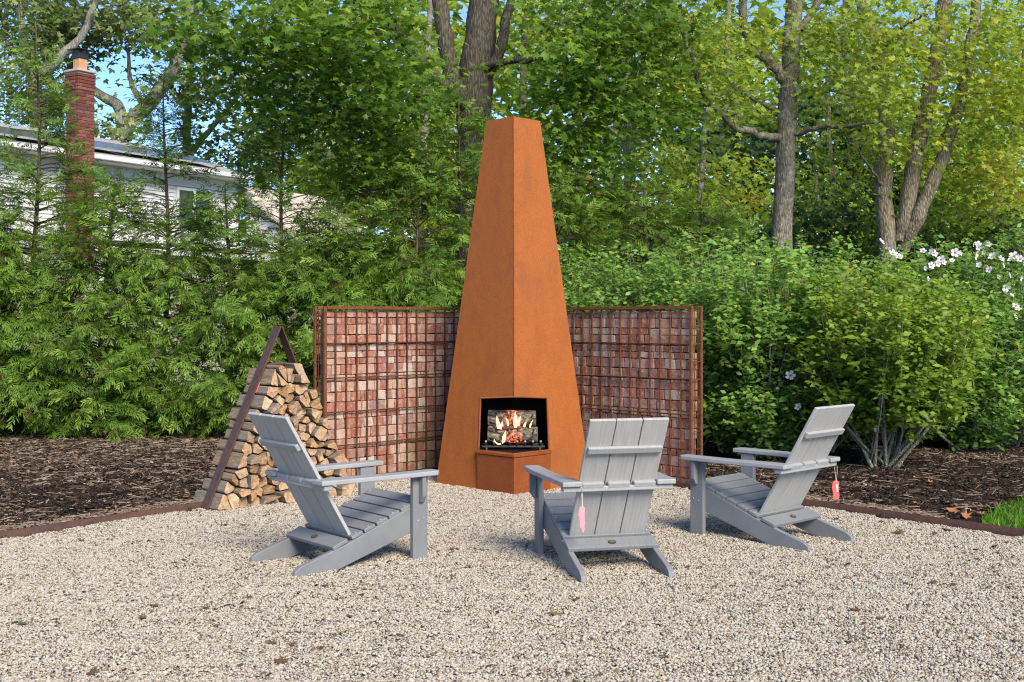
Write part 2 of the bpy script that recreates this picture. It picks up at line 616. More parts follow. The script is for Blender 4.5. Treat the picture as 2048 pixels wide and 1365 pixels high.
M['leaf_shrub'] = m_leaf('hibiscus_leaf', [(0.0, G(0.084, 0.176, 0.036)), (0.45, G(0.188, 0.358, 0.067)), (0.8, G(0.325, 0.520, 0.097)), (0.96, G(0.467, 0.624, 0.130)), (1, G(0.676, 0.520, 0.078))], 0.40, 0.45)
M['leaf_shrub_y'] = m_leaf('hibiscus_leaf_light', [(0.0, G(.11, .20, .024)), (0.45, G(.235, .37, .042)), (0.85, G(.37, .50, .06)), (0.96, G(.47, .51, .07)), (1, G(.56, .42, .05))], 0.44, 0.45)
M['petal'] = m_leaf('white_petal', [(0.0, G(.78, .74, .76)), (1, G(.86, .84, .85))], 0.25, 0.6)
M['petal_eye'] = m_plain('crimson_eye', (0.40, 0.02, 0.12), 0.7, 0.2)
M['stamen'] = m_plain('cream_stamen', (0.75, 0.66, 0.40), 0.8, 0.1)
M['fallen_brown'] = m_plain('dry_leaf_brown', (0.125, 0.065, 0.032), 0.85, 0.15, 0.4, 40)
M['fallen_orange'] = m_plain('dry_leaf_orange', (0.30, 0.13, 0.055), 0.85, 0.15, 0.3, 40)
M['fallen_green'] = m_plain('fallen_leaf_green', (0.10, 0.16, 0.03), 0.6, 0.25, 0.3, 40)
M['fallen_olive'] = m_plain('fallen_leaf_olive', (0.16, 0.125, 0.03), 0.7, 0.2, 0.3, 40)

M['stone'] = m_att('gravel_stone', [(0.0, G(0.094, 0.081, 0.067)), (0.06, G(0.226, 0.176, 0.125)), (0.15, G(0.358, 0.271, 0.178)), (0.26, G(0.386, 0.335, 0.257)),
                                    (0.5, G(0.461, 0.409, 0.328)), (0.75, G(0.527, 0.475, 0.392)), (0.9, G(0.395, 0.364, 0.316)), (1, G(0.574, 0.538, 0.465))], 0.8, 0.25, 'LINEAR', 90, 0.2)
M['chip'] = m_att('bark_mulch', [(0.0, G(.012, .009, .008)), (0.40, G(.045, .031, .022)), (0.65, G(.125, .085, .058)), (0.85, G(.28, .205, .145)), (1, G(.50, .40, .30))], 0.9, 0.12, 'LINEAR', 50, 0.3)
M['grass'] = m_leaf('lawn_blade', [(0.0, G(.06, .17, .012)), (0.6, G(.14, .31, .02)), (1, G(.25, .42, .04))], 0.35, 0.5)


def m_ground(name, stops, scale):
    k = NT(name)
    p = k.pos()
    n1 = k.noise(p, scale, 6, 0.75)
    c = k.ramp(n1, stops)
    k.bump(n1, 0.6, 0.03)
    return k.base(c, 0.95, 0.1)


def m_gravel_base():
    k = NT('gravel_bed')
    p = k.pos()
    v = k.n('ShaderNodeTexVoronoi')
    v.inputs['Scale'].default_value = 70
    k.l(p, v.inputs['Vector'])
    sep = k.n('ShaderNodeSeparateColor')
    k.l(v.outputs['Color'], sep.inputs[0])
    c = k.ramp(sep.outputs[0], [(0, (0.118, 0.104, 0.089)), (0.2, (0.311, 0.252, 0.178)), (0.5, (0.407, 0.370, 0.311)), (1, (0.488, 0.451, 0.400))])
    k.bump(k.math('SUBTRACT', 1.0, v.outputs['Distance']), 1.0, 0.012)
    return k.base(c, 0.9, 0.15)


M['gravel'] = m_gravel_base()
M['mulch'] = m_ground('mulch_soil', [(0.3, (.010, .008, .006)), (0.55, (.030, .020, .014)), (0.75, (.075, .050, .034))], 40)
M['soil'] = m_ground('woodland_floor', [(0.3, (.03, .035, .012)), (0.55, (.06, .085, .02)), (0.75, (.13, .13, .05))], 3)
M['lawn'] = m_ground('lawn_soil', [(0.3, (.03, .07, .01)), (0.7, (.07, .15, .02))], 30)


# ------------------------------------------------------------------ ground
def edge_y(x):
    x = np.asarray(x, float)
    l = 10.53 + 1.30 * (x + 1.75)
    r = 10.55 - 1.17 * (x - 1.66)
    wl = 10.80 + (x + 1.72)
    wr = 10.53 + (1.64 - x)
    return np.where(x < -1.75, l, np.where(x > 1.66, r, np.minimum(np.maximum(wl, 10.4), np.maximum(wr, 10.4))))


def mulch_z(x, y):
    d = np.clip((np.asarray(y) - edge_y(x)) / 4.5, 0, 1)
    z = 0.022 + 0.115 * d * d * (3 - 2 * d)
    return z + 0.012 * np.sin(np.asarray(x) * 2.3 + 1.1) * np.sin(np.asarray(y) * 1.9) * np.clip(d * 6, 0, 1)


def structure(name, V, F, mat):
    o = link(name, fast_mesh(name, V, F), mat)
    o['kind'] = 'structure'
    return o


structure('ground', [(-500, -60, -0.03), (500, -60, -0.03), (500, 900, -0.03), (-500, 900, -0.03)], [[0, 1, 2, 3]], M['soil'])

# gravel court
xs = np.linspace(-7.5, 7.5, 91)
V, F = [], []
for x in xs:
    ye = float(edge_y(x)) + 0.02
    ye = max(ye, 1.5)
    for t in np.linspace(0, 1, 6):
        V.append((x, 0.6 + (ye - 0.6) * t, 0.0))
for i in range(len(xs) - 1):
    for j in range(5):
        F.append((i * 6 + j, (i + 1) * 6 + j, (i + 1) * 6 + j + 1, i * 6 + j + 1))
structure('gravel_court', V, F, M['gravel'])

# mulch bed
xs = np.linspace(-9, 9, 181)
NV = 40
V, F = [], []
for x in xs:
    ye = float(edge_y(x))
    for t in np.linspace(0, 1, NV):
        y = ye + 0.008 + (18.5 - ye) * t ** 1.3
        V.append((x, y, float(mulch_z(x, y))))
for i in range(len(xs) - 1):
    for j in range(NV - 1):
        F.append((i * NV + j, (i + 1) * NV + j, (i + 1) * NV + j + 1, i * NV + j + 1))
structure('mulch_bed', V, F, M['mulch'])

# lawn corner
LAWN = [(3.42, 8.62), (3.62, 9.02), (4.0, 9.42), (4.6, 9.75), (5.6, 10.0), (7.6, 10.1), (9, 10.1)]
V, F = [], []
for i, (x, y) in enumerate(LAWN):
    ye = float(edge_y(x)) + 0.03
    for t in np.linspace(0, 1, 8):
        yy = ye + (max(y, ye + 0.02) - ye) * t
        V.append((x, yy, float(mulch_z(x, yy)) + 0.012))
for i in range(len(LAWN) - 1):
    for j in range(7):
        F.append((i * 8 + j, (i + 1) * 8 + j, (i + 1) * 8 + j + 1, i * 8 + j + 1))
structure('lawn', V, F, M['lawn'])


# ------------------------------------------------------------------ instanced litter: stones, mulch chips
def ico(sub=1):
    bm = bmesh.new()
    bmesh.ops.create_icosphere(bm, subdivisions=sub, radius=1.0)
    bm.verts.ensure_lookup_table()
    V = np.array([v.co[:] for v in bm.verts])
    F = np.array([[v.index for v in f.verts] for f in bm.faces])
    bm.free()
    return V, F


def gn_patches(name, points, rots, idx, protos, kind_mat):
    """points mesh -> instances of prototype patches (uncountable litter)"""
    me = bpy.data.meshes.new(name)
    me.vertices.add(len(points))
    me.vertices.foreach_set('co', np.asarray(points, np.float32).ravel())
    a = me.attributes.new('rot', 'FLOAT', 'POINT')
    a.data.foreach_set('value', np.asarray(rots, np.float32))
    b = me.attributes.new('pick', 'INT', 'POINT')
    b.data.foreach_set('value', np.asarray(idx, np.int32))
    o = link(name, me, kind_mat)
    o['kind'] = 'stuff'
    g = bpy.data.node_groups.new(name + '_nodes', 'GeometryNodeTree')
    g.interface.new_socket('Geometry', in_out='INPUT', socket_type='NodeSocketGeometry')
    g.interface.new_socket('Geometry', in_out='OUTPUT', socket_type='NodeSocketGeometry')
    nin = g.nodes.new('NodeGroupInput')
    nout = g.nodes.new('NodeGroupOutput')
    iop = g.nodes.new('GeometryNodeInstanceOnPoints')
    gti = g.nodes.new('GeometryNodeGeometryToInstance')
    for p in reversed(protos):
        oi = g.nodes.new('GeometryNodeObjectInfo')
        oi.inputs['Object'].default_value = p
        g.links.new(oi.outputs['Geometry'], gti.inputs[0])
    ra = g.nodes.new('GeometryNodeInputNamedAttribute')
    ra.data_type = 'FLOAT'
    ra.inputs['Name'].default_value = 'rot'
    pa = g.nodes.new('GeometryNodeInputNamedAttribute')
    pa.data_type = 'INT'
    pa.inputs['Name'].default_value = 'pick'
    cx = g.nodes.new('ShaderNodeCombineXYZ')
    g.links.new(ra.outputs[0], cx.inputs[2])
    g.links.new(nin.outputs[0], iop.inputs['Points'])
    g.links.new(gti.outputs[0], iop.inputs['Instance'])
    iop.inputs['Pick Instance'].default_value = True
    g.links.new(pa.outputs[0], iop.inputs['Instance Index'])
    g.links.new(cx.outputs[0], iop.inputs['Rotation'])
    g.links.new(iop.outputs[0], nout.inputs[0])
    md = o.modifiers.new('nodes', 'NODES')
    md.node_group = g
    return o


def proto(name, V, F, att, mat, smooth=True):
    me = fast_mesh(name, V, F, att)
    me.materials.append(mat)
    if smooth:
        me.polygons.foreach_set('use_smooth', np.ones(len(me.polygons), bool))
    return bpy.data.objects.new(name, me)       # never linked to the scene: only the nodes use it


IV, IF = ico(1)


def stone_patch(i, size=0.30, n=900):
    P = RNG.uniform(-size / 2 - .02, size / 2 + .02, (n, 2))
    P = np.column_stack([P, RNG.uniform(0.000, 0.009, n)])
    a = RNG.uniform(0, 2 * np.pi, n)
    D = np.column_stack([np.cos(a), np.sin(a), RNG.normal(0, .3, n)])
    N = np.column_stack([RNG.normal(0, .35, (n, 2)), np.ones(n)])
    S = RNG.lognormal(math.log(0.0057), 0.30, n)
    var = IV * np.array((1.25, 0.9, 0.68)) * (1 + RNG.normal(0, .10, (len(IV), 1)))
    V, F, A = scatter(P, D, N, S, var, IF, RNG.uniform(0, 1, n))
    V = V + RNG.normal(0, .0007, V.shape)
    return proto('stone_patch', V, F, A, M['stone'])


def gravel_z(x, y):
    return 0.006 + 0.006 * math.sin(x * 1.9 + 0.7 * math.sin(y * 1.3)) * math.sin(y * 1.6 + 0.5) + 0.003 * math.sin(x * 4.7 + y * 3.1)


stone_protos = [stone_patch(i) for i in range(7)]
pts = []
st = 0.27
for y in np.arange(4.3, 13.0, st):
    for x in np.arange(-0.47 * y - 0.9, 0.47 * y + 0.9, st):
        px, py = x + random.uniform(-.03, .03), y + random.uniform(-.03, .03)
        if py < float(edge_y(px)) - 0.02:
            pts.append((px, py, 0.001 + gravel_z(px, py)))
gn_patches('gravel_stones', pts, [random.randrange(4) * math.pi / 2 + random.uniform(-.2, .2) for _ in pts],
           [random.randrange(7) for _ in pts], stone_protos, M['stone'])

CB = np.array([(-1, -1, 0), (1, -1, 0), (1, 1, 0), (-1, 1, 0), (-.8, -.7, 1), (.75, -.8, 1), (.8, .6, 1), (-.7, .8, 1)], float)
CF = np.array([(4, 5, 6, 7), (0, 1, 5, 4), (1, 2, 6, 5), (2, 3, 7, 6), (3, 0, 4, 7)])


def chip_patch(light, size=0.45, n=900):
    P = np.column_stack([RNG.uniform(-size / 2 - .03, size / 2 + .03, (n, 2)), RNG.uniform(-.004, .016, n)])
    a = RNG.uniform(0, 2 * np.pi, n)
    D = np.column_stack([np.cos(a), np.sin(a), RNG.normal(0, .28, n)])
    N = np.column_stack([RNG.normal(0, .45, (n, 2)), np.ones(n)])
    long = RNG.lognormal(math.log(.5), .5, n)
    T = CB * np.array((0.9, 0.28, 0.22))
    att = np.clip(RNG.beta(1.3, 2.0 if light else 3.6, n), 0, 1)
    V, F, A = scatter(P, D, N, 0.021 * long + .003, T, CF, att)
    k = int(26 if light else 10)          # thin straws and twigs
    Pt = np.column_stack([RNG.uniform(-size / 2, size / 2, (k, 2)), RNG.uniform(.008, .022, k)])
    a = RNG.uniform(0, 2 * np.pi, k)
    D = np.column_stack([np.cos(a), np.sin(a), RNG.normal(0, .12, k)])
    V2, F2, A2 = scatter(Pt, D, np.tile((0, 0, 1.), (k, 1)), RNG.uniform(.03, .085, k), CB * np.array((1, .04, .05)), CF, RNG.uniform(.7, 1, k))
    return proto('chip_patch', np.vstack([V, V2]), np.vstack([F, F2 + len(V)]), np.concatenate([A, A2]), M['chip'], False)


chip_protos = [chip_patch(False) for _ in range(4)] + [chip_patch(True) for _ in range(4)] + [chip_patch(False, .13, 100), chip_patch(True, .13, 100)]
pts, pick = [], []
st = 0.36
for y in np.arange(6.5, 16.2, st):
    for x in np.arange(-0.46 * y - 0.6, 0.46 * y + 0.6, st):
        px, py = x + random.uniform(-.08, .08), y + random.uniform(-.08, .08)
        d = py - float(edge_y(px))
        if d < 0.52 or (px > 3.2 and py < 10.0 and px > 3.45 + (py - 8.8) * .9 - .1):
            continue
        if abs(px) < 2.0 and d < 0.30:
            continue
        pts.append((px, py, float(mulch_z(px, py)) + .001))
        lt = (px < 0 and random.random() < 0.25 + 0.65 * min(1, d / 2.2)) or (px > 0 and random.random() < 0.25)
        pick.append(random.randrange(4) + (4 if lt else 0))
for x in np.arange(-5.2, 5.6, .10):                    # smaller patches close behind the edging
    for d in (.20, .31, .42):
        if -1.95 < x < 1.85 or (x > 3.25):
            continue
        y = float(edge_y(x)) + d + random.uniform(-.03, .03)
        pts.append((x, y, float(mulch_z(x, y)) + .001))
        pick.append(8 + random.randrange(2))
gn_patches('mulch_chips', pts, [random.uniform(0, 6.28) for _ in pts], pick, chip_protos, M['chip'])

V, F, A = [], [], []
gp = []
for _ in range(7500):
    x = random.uniform(3.42, 6.2)
    ye = float(edge_y(x))
    y = random.uniform(ye + .03, 10.0)
    top = np.interp(x, [a for a, b in LAWN], [b for a, b in LAWN]) + random.gauss(0, .05)
    if y < top:
        gp.append((x, y, float(mulch_z(x, y)) + .008))
gp = np.array(gp)
n = len(gp)
GT = np.array([(0, -.06, 0), (0, .06, 0), (.55, .05, .06), (.55, -.05, .06), (1, .0, .2), (1, .012, .2)])
GF = np.array([(0, 1, 2, 3), (3, 2, 5, 4)])
D = np.column_stack([RNG.normal(0, .45, (n, 2)), np.ones(n)])
N = np.column_stack([RNG.normal(0, 1, (n, 2)), np.zeros(n)])
V, F, A = scatter(gp, D, N, RNG.uniform(.04, .085, n), GT, GF, RNG.uniform(0, 1, n))
o = link('lawn_grass', fast_mesh('lawn_grass', V, F, A), M['grass'])
o['kind'] = 'stuff'


# ------------------------------------------------------------------ steel edging
def edging(label, pts):
    root = empty('steel_edging', (pts[0][0], pts[0][1], 0))
    tag(root, label, 'edging', 'rusted steel edging strips')
    ac = Acc()
    p = np.array(pts, float)
    dense = []
    for a, b in zip(p[:-1], p[1:]):
        for t in np.linspace(0, 1, 12, endpoint=False):
            dense.append(a + (b - a) * t)
    dense.append(p[-1])
    dense = np.array(dense)
    tg = norm(np.gradient(dense, axis=0))
    nr = np.column_stack([-tg[:, 1], tg[:, 0]])
    w = 0.007
    rows = []
    for s, z in ((-1, -.05), (-1, .062), (1, .062), (1, -.05)):
        q = dense + s * w * nr
        rows.append(np.column_stack([q[:, 0] - pts[0][0], q[:, 1] - pts[0][1], np.full(len(q), z)]))
    V = np.stack(rows, 1).reshape(-1, 3)
    m = len(dense)
    F = []
    for i in range(m - 1):
        for j in range(4):
            F.append((i * 4 + j, i * 4 + (j + 1) % 4, (i + 1) * 4 + (j + 1) % 4, (i + 1) * 4 + j))
    F += [(0, 1, 2, 3), ((m - 1) * 4 + 3, (m - 1) * 4 + 2, (m - 1) * 4 + 1, (m - 1) * 4)]
    ac.add(V, np.array(F))
    link('strip', ac.mesh('strip'), M['plate'], root)
    # ground stakes against the inner side
    L = np.linalg.norm(p[-1] - p[0])
    for k, t in enumerate((0.3, 0.62, 0.86)):
        q = p[0] + (p[-1] - p[0]) * t - p[0]
        tgv = (p[-1] - p[0]) / L
        nv = np.array((-tgv[1], tgv[0]))
        sgn = 1 if nv @ (-(p[0] + q)) > 0 else -1
        q = q + nv * sgn * 0.013
        board('stake', (0.03, 0.010, 0.085), (q[0], q[1], -0.002), M['plate'], root, (0, 0, math.atan2(tgv[1], tgv[0])), 0.002)
    return root


edging('rusted steel edging strip running from the firewood rack past the bare mulch', [(-5.3, 10.53 + 1.3 * (-5.3 + 1.75)), (-1.78, 10.53 + 1.3 * (-.03))])
edging('rusted steel edging strip running from the gabion wall to the green lawn corner', [(1.70, 10.55 - 1.17 * .04), (5.6, 10.55 - 1.17 * (5.6 - 1.66))])


# ------------------------------------------------------------------ gabion walls
def brick_variants(k=10):
    out = []
    for i in range(k):
        bm = bmesh.new()
        bmesh.ops.create_cube(bm, size=1.0)
        for v in bm.verts:
            v.co += Vector((random.gauss(0, .018), random.gauss(0, .012), random.gauss(0, .018)))
        bmesh.ops.bevel(bm, geom=bm.edges[:], offset=0.05, segments=1, affect='EDGES')
        for v in bm.verts:
            v.co += Vector((random.gauss(0, .008), random.gauss(0, .015), random.gauss(0, .008)))
        me = bm_mesh(bm, 'brick')
        me.materials.append(M['brick'])
        out.append(me)
    return out


BRK = brick_variants()
WALL_H, WALL_T = 1.655, 0.15


def gabion(label, loc, rz, length, vis0, vis1, near_at_zero):
    root = empty('gabion_wall', loc, rz)
    tag(root, label, 'gabion wall', 'wire gabion walls filled with old brick')
    # brick fill: rows from the bottom up
    z = 0.035
    rows = []
    while z < WALL_H - 0.035:
        h = random.choice((.094, .096, .098, .094, .095, .062))
        if z + h > WALL_H - 0.03:
            h = WALL_H - 0.03 - z
        if h > .03:
            rows.append((z, h))
        z += h
    allb = []
    for (z, h) in rows:
        x = 0.035 + random.uniform(-.01, .0)
        while x < length - 0.03:
            w = random.choice((.115, .12, .098, .105, .062, .058, .12, .19, .09, .045))
            w = min(w, length - 0.03 - x)
            if w > .025:
                allb.append((x, z, w, h))
            x += w
    inside = [b for b in allb if vis0 <= b[0] + b[2] / 2 <= vis1]
    rest = [b for b in allb if b not in inside]
    inside.sort(key=lambda b: -b[2] * b[3])
    rest += inside[300:]
    inside = inside[:300]
    for (x, z, w, h) in inside:
        o = bpy.data.objects.new('brick', random.choice(BRK))
        COL.objects.link(o)
        o.parent = root
        dep = random.uniform(.095, .115)
        g = random.uniform(.003, .008)
        o.location = (x + w / 2, 0.020 + dep / 2 + random.uniform(-.002, .006), z + h / 2)
        o.scale = (w - g, dep, h - random.uniform(.003, .008))
        o.rotation_euler = (random.gauss(0, .015), random.gauss(0, .018), random.gauss(0, .014))
    if rest:
        ac = Acc()
        me = BRK[0]
        bv = np.array([v.co[:] for v in me.vertices])
        quads = [list(p.vertices) for p in me.polygons if len(p.vertices) == 4]
        tri = [list(p.vertices) + [p.vertices[2]] for p in me.polygons if len(p.vertices) == 3]
        bm = bmesh.new()
        for (x, z, w, h) in rest:
            r = bmesh.ops.create_cube(bm, size=1.0)
            for v in r['verts']:
                v.co = Vector((v.co.x * (w - .006) + x + w / 2, v.co.y * .1 + .075, v.co.z * (h - .006) + z + h / 2))
        q = link('brick_fill', bm_mesh(bm, 'brick_fill'), M['brick'], root)
        q['kind'] = 'stuff'
    # black board behind the joints, keeping the gaps between bricks dark
    board('core', (length - .1, 0.05, WALL_H - .1), (length / 2, 0.105, WALL_H / 2), M['soot_black'], root, bev=0)
    # angle-iron frame
    for x in (0.0, length):
        board('corner_post', (0.030, 0.030, WALL_H), (x, 0.0, WALL_H / 2), M['angle'], root, bev=.003)
        board('corner_post', (0.026, 0.026, WALL_H - .004), (x, WALL_T, WALL_H / 2), M['angle'], root, bev=.003)
    board('top_rail', (length - .042, 0.030, 0.030), (length / 2, 0.0, WALL_H - 0.013), M['angle'], root, bev=.002)
    board('top_rail', (length - .042, 0.030, 0.030), (length / 2, WALL_T, WALL_H - 0.013), M['angle'], root, bev=.002)
    board('bottom_rail', (length - .042, 0.018, 0.075), (length / 2, -0.004, 0.020), M['plate'], root, bev=.002)
    # vertical bars, front and back; horizontal bars
    def bar(p0, p1, r=0.0042):
        ac = Acc()
        ac.tube([p0, ((p0[0] + p1[0]) / 2 + random.gauss(0, .0012), (p0[1] + p1[1]) / 2, (p0[2] + p1[2]) / 2), p1], r, 6)
        link('bar', ac.mesh('bar'), M['rebar'], root, True)
    nb = int(round(length / 0.1215))
    for i in range(1, nb):
        x = i * length / nb
        bar((x, 0.002, .06), (x, 0.002, WALL_H - .03), .0078)
    for z in (0.36, 0.675, 0.99, 1.312):
        bar((0.02, -0.007, z + random.gauss(0, .002)), (length - .02, -0.007, z + random.gauss(0, .002)), .0068)
    ex = 0.0 if near_at_zero else length
    for y in (0.045, 0.10):
        bar((ex, y, .04), (ex, y, WALL_H - .03), .005)
    for z in (0.20, 0.36, 0.52, 0.675, 0.83, 0.99, 1.15, 1.312, 1.47):
        bar((ex, 0.015, z), (ex, WALL_T - .01, z), .005)
    return root


gabion('wire gabion wall of mossy old brick behind the stacked firewood', (-1.72, 10.87, 0), R(45), 2.34, 0.0, 1.85, True)
gabion('wire gabion wall of pinkish old brick beside the flowering shrubs', (0.02, 12.22, 0), R(-45), 2.25, 0.50, 2.25, False)


# ------------------------------------------------------------------ tapered steel fireplace
HB, HT, ZT = 0.72, 0.250, 3.38


def hd(z):
    return HB + (HT - HB) * z / ZT


FP = empty('outdoor_fireplace', (0.012, 11.0, 0), R(0.6))
tag(FP, 'tall tapered orange rusted steel fireplace with open firebox and lit fire', 'fireplace')
ZO0, ZO1, XO0, XO1, ZOR = 0.362, 0.822, 0.318, 0.302, 0.852


def on_face(x, z):                    # x signed, on the two front faces
    return (x, -(hd(z) - abs(x)), z)


def shell_face(name, sgn):
    pts = [(0, -hd(-.04), -.04), (0, -hd(ZO0), ZO0), on_face(sgn * XO0, ZO0), on_face(sgn * XO1, ZO1), (0, -hd(ZOR), ZOR),
           (0, -hd(ZT), ZT), (sgn * hd(ZT), 0, ZT), (sgn * hd(-.04), 0, -.04)]
    bm = bmesh.new()
    outer = [bm.verts.new(p) for p in pts]
    th = 0.014
    inn = []
    for p in pts:
        v = Vector(p)
        nin = Vector((-sgn * .7071, .7071, -0.0985)).normalized()
        q = v + nin * th
        if abs(p[0]) < 1e-6:          # on the ridge the two plates meet in a mitre
            q = Vector((0, p[1] + th * 1.414, p[2]))
        inn.append(bm.verts.new(q))
    fo = bm.faces.new(outer)
    fi = bm.faces.new(inn[::-1])
    k = len(pts)
    for i in range(k):
        bm.faces.new((outer[i], outer[(i + 1) % k], inn[(i + 1) % k], inn[i]))
    bmesh.ops.recalc_face_normals(bm, faces=bm.faces[:])
    bmesh.ops.triangulate(bm, faces=[fo, fi])
    return link(name, bm_mesh(bm, name), M['corten'], FP)


shell_face('front_panel', -1)
shell_face('front_panel', 1)
for sgn in (-1, 1):
    bm = bmesh.new()
    q = [(sgn * hd(-.04), 0.0015, -.04), (0, hd(-.04), -.04), (0, hd(ZT), ZT), (sgn * hd(ZT), 0.0015, ZT)]
    nin = Vector((-sgn * .7071, -.7071, -.0985)).normalized() * .014
    a = [bm.verts.new(p) for p in q]
    b = [bm.verts.new(Vector(p) + nin) for p in q]
    bm.faces.new(a)
    bm.faces.new(b[::-1])
    for i in range(4):
        bm.faces.new((a[i], a[(i + 1) % 4], b[(i + 1) % 4], b[i]))
    bmesh.ops.recalc_face_normals(bm, faces=bm.faces[:])
    link('back_panel', bm_mesh(bm, 'back_panel'), M['corten'], FP)

ac = Acc()                                   # weld bead down the front ridge
zz_ = np.linspace(ZOR + .01, ZT - .005, 60)
ac.tube(np.column_stack([np.random.default_rng(3).normal(0, .0008, 60), [-hd(z) - .0005 for z in zz_], zz_]), .0042, 5, wob=.12)
link('weld_bead', ac.mesh('weld_bead'), M['corten_dark'], FP, True)
# hearth box: upright plates under the opening, proud of the tapered faces
f0 = HB + 0.012
hb = [(0, -f0), (0.330, -f0 + 0.330), (0.330, -f0 + 0.50), (-0.330, -f0 + 0.50), (-0.330, -f0 + 0.330)]
o = link('hearth_base', prism_mesh('hearth_base', hb, 0.37, 'z', 0.003), M['corten_dark'], FP)
o.location = (0, 0, 0.145)
ht = [(0, -f0 - .012), (0.338, -f0 + 0.327), (0.338, -f0 + 0.52), (-0.338, -f0 + 0.52), (-0.338, -f0 + 0.327)]
o = link('hearth_shelf', prism_mesh('hearth_shelf', ht, 0.024, 'z', 0.002), M['corten_dark'], FP)
o.location = (0, 0, 0.345)

# firebox: blackened steel box behind the opening
bm = bmesh.new()
zf, zc = 0.3595, 0.885
A_ = [(-0.335, -0.335, zf), (-0.335, 0.02, zf), (-0.12, 0.16, zf), (0.12, 0.16, zf), (0.335, 0.02, zf), (0.335, -0.335, zf)]
lo = [bm.verts.new(p) for p in A_]
hi = [bm.verts.new((p[0] * .93, p[1] * .9 if p[1] > 0 else p[1] + .07, zc)) for p in A_]
for i in range(5):
    bm.faces.new((lo[i], lo[i + 1], hi[i + 1], hi[i]))
fr0 = bm.verts.new((0, -.61, zf))
fr1 = bm.verts.new((0, -.56, zc))
bm.faces.new([fr0] + lo)
bm.faces.new([fr1] + hi)
link('firebox', bm_mesh(bm, 'firebox'), M['soot_black'], FP)
# thin steel edge framing the opening
for sgn in (-1, 1):
    p0, p1, p2 = on_face(sgn * XO0, ZO0), on_face(sgn * XO1, ZO1), (0, -hd(ZOR), ZOR)
    for a, b in ((p0, p1), (p1, p2)):
        ac = Acc()
        ac.tube([a, b], 0.0062, 4)
        link('opening_edge', ac.mesh('opening_edge'), M['corten_dark'], FP)

FX, FY = FP.location.x, FP.location.y
# grate
GR = empty('fire_grate', (FX, FY - .30, 0.3598))
tag(GR, 'black iron fire grate with a row of finger bars under the logs', 'grate')
for yb in (-.10, .10):
    board('rail', (0.56, .018, .016), (0, yb, .035), M['iron'], GR, bev=.002)
for x in (-.24, .24):
    for yb in (-.10, .10):
        board('foot', (.016, .016, .029), (x, yb, .0145), M['iron'], GR, bev=.002)
for i in range(8):
    x = -.245 + .07 * i
    ac = Acc()
    ac.tube([(x, .12, .052), (x, -.09, .052), (x, -.125, .058), (x, -.132, .082)], .0085, 6)
    link('finger_bar', ac.mesh('finger_bar'), M['iron'], GR, True)
    board('knob', (.018, .018, .018), (x, -.132, .083), m_plain('worn_iron', (.26, .25, .24), .5, .4) if i == 0 else bpy.data.materials['worn_iron'], GR, bev=.004)


def round_log(name, label, loc, r, L, rz, mat, rx=0.0):
    root = empty(name, loc, rz)
    tag(root, label, 'log', 'logs burning in the firebox')
    n, s = 12, 18
    V, F = [], []
    ph = RNG.uniform(0, 6, 4)
    for i in range(n):
        x = -L / 2 + L * i / (n - 1)
        for j in range(s):
            a = 2 * np.pi * j / s
            rr = r * (1 + .05 * math.sin(3 * a + ph[0] + x * 9) + .03 * math.sin(5 * a + ph[1] - x * 15) + random.gauss(0, .012))
            V.append((x, rr * math.cos(a), rr * math.sin(a)))
    for i in range(n - 1):
        for j in range(s):
            F.append((i * s + j, i * s + (j + 1) % s, (i + 1) * s + (j + 1) % s, (i + 1) * s + j))
    link('bark', fast_mesh('bark', V, F), mat, root, True)
    for sg in (-1, 1):
        bm = bmesh.new()
        vs = [bm.verts.new((sg * L / 2, .985 * v[1], .985 * v[2])) for v in (V[:s] if sg < 0 else V[-s:])]
        c = bm.verts.new((sg * (L / 2 + .004), 0, 0))
        for j in range(s):
            bm.faces.new((vs[j], vs[(j + 1) % s], c))
        bmesh.ops.recalc_face_normals(bm, faces=bm.faces[:])
        link('cut_end', bm_mesh(bm, 'cut_end'), m_plain('charred_end', (.16, .13, .09), .9, .1) if 'charred_end' not in bpy.data.materials else bpy.data.materials['charred_end'], root)
    return root


zg = 0.3598 + .0605
round_log('fire_log', 'grey ashy birch log glowing red, resting on the iron grate', (FX - .004, FY - .335, zg + .075), .075, .445, R(-4), M['firelog'])
round_log('fire_log', 'grey ashy birch log on top of the glowing log in the firebox', (FX - .012, FY - .285, zg + .2155), .074, .43, R(-3), M['firelog'])
round_log('fire_stick', 'charred brown stick lying across the front of the burning logs', (FX - .02, FY - .402, zg + .142), .015, .17, R(8), m_plain('charred_wood', (.10, .06, .04), .9, .1))

FLM = empty('fire_flames', (FX, FY - .36, zg + .06))
tag(FLM, 'yellow flames licking around the logs in the firebox', 'flames')


def tongue(x, y, z, h, w, lean=0.0, mat='flame'):
    n, s = 9, 8
    V, F = [], []
    for i in range(n):
        t = i / (n - 1)
        r = 1.05 * w * (math.sin(math.pi * min(1, .12 + t * .88)) ** .8) * (1 - t) ** .55 + .0006
        cx = x + lean * h * t * t + .12 * w * math.sin(5 * t + x * 40)
        for j in range(s):
            a = 2 * math.pi * j / s
            V.append((cx + r * math.cos(a), y + .35 * r * math.sin(a), z + h * t))
    for i in range(n - 1):
        for j in range(s):
            F.append((i * s + j, i * s + (j + 1) % s, (i + 1) * s + (j + 1) % s, (i + 1) * s + j))
    link('flame', fast_mesh('flame', V, F), M[mat], FLM, True)


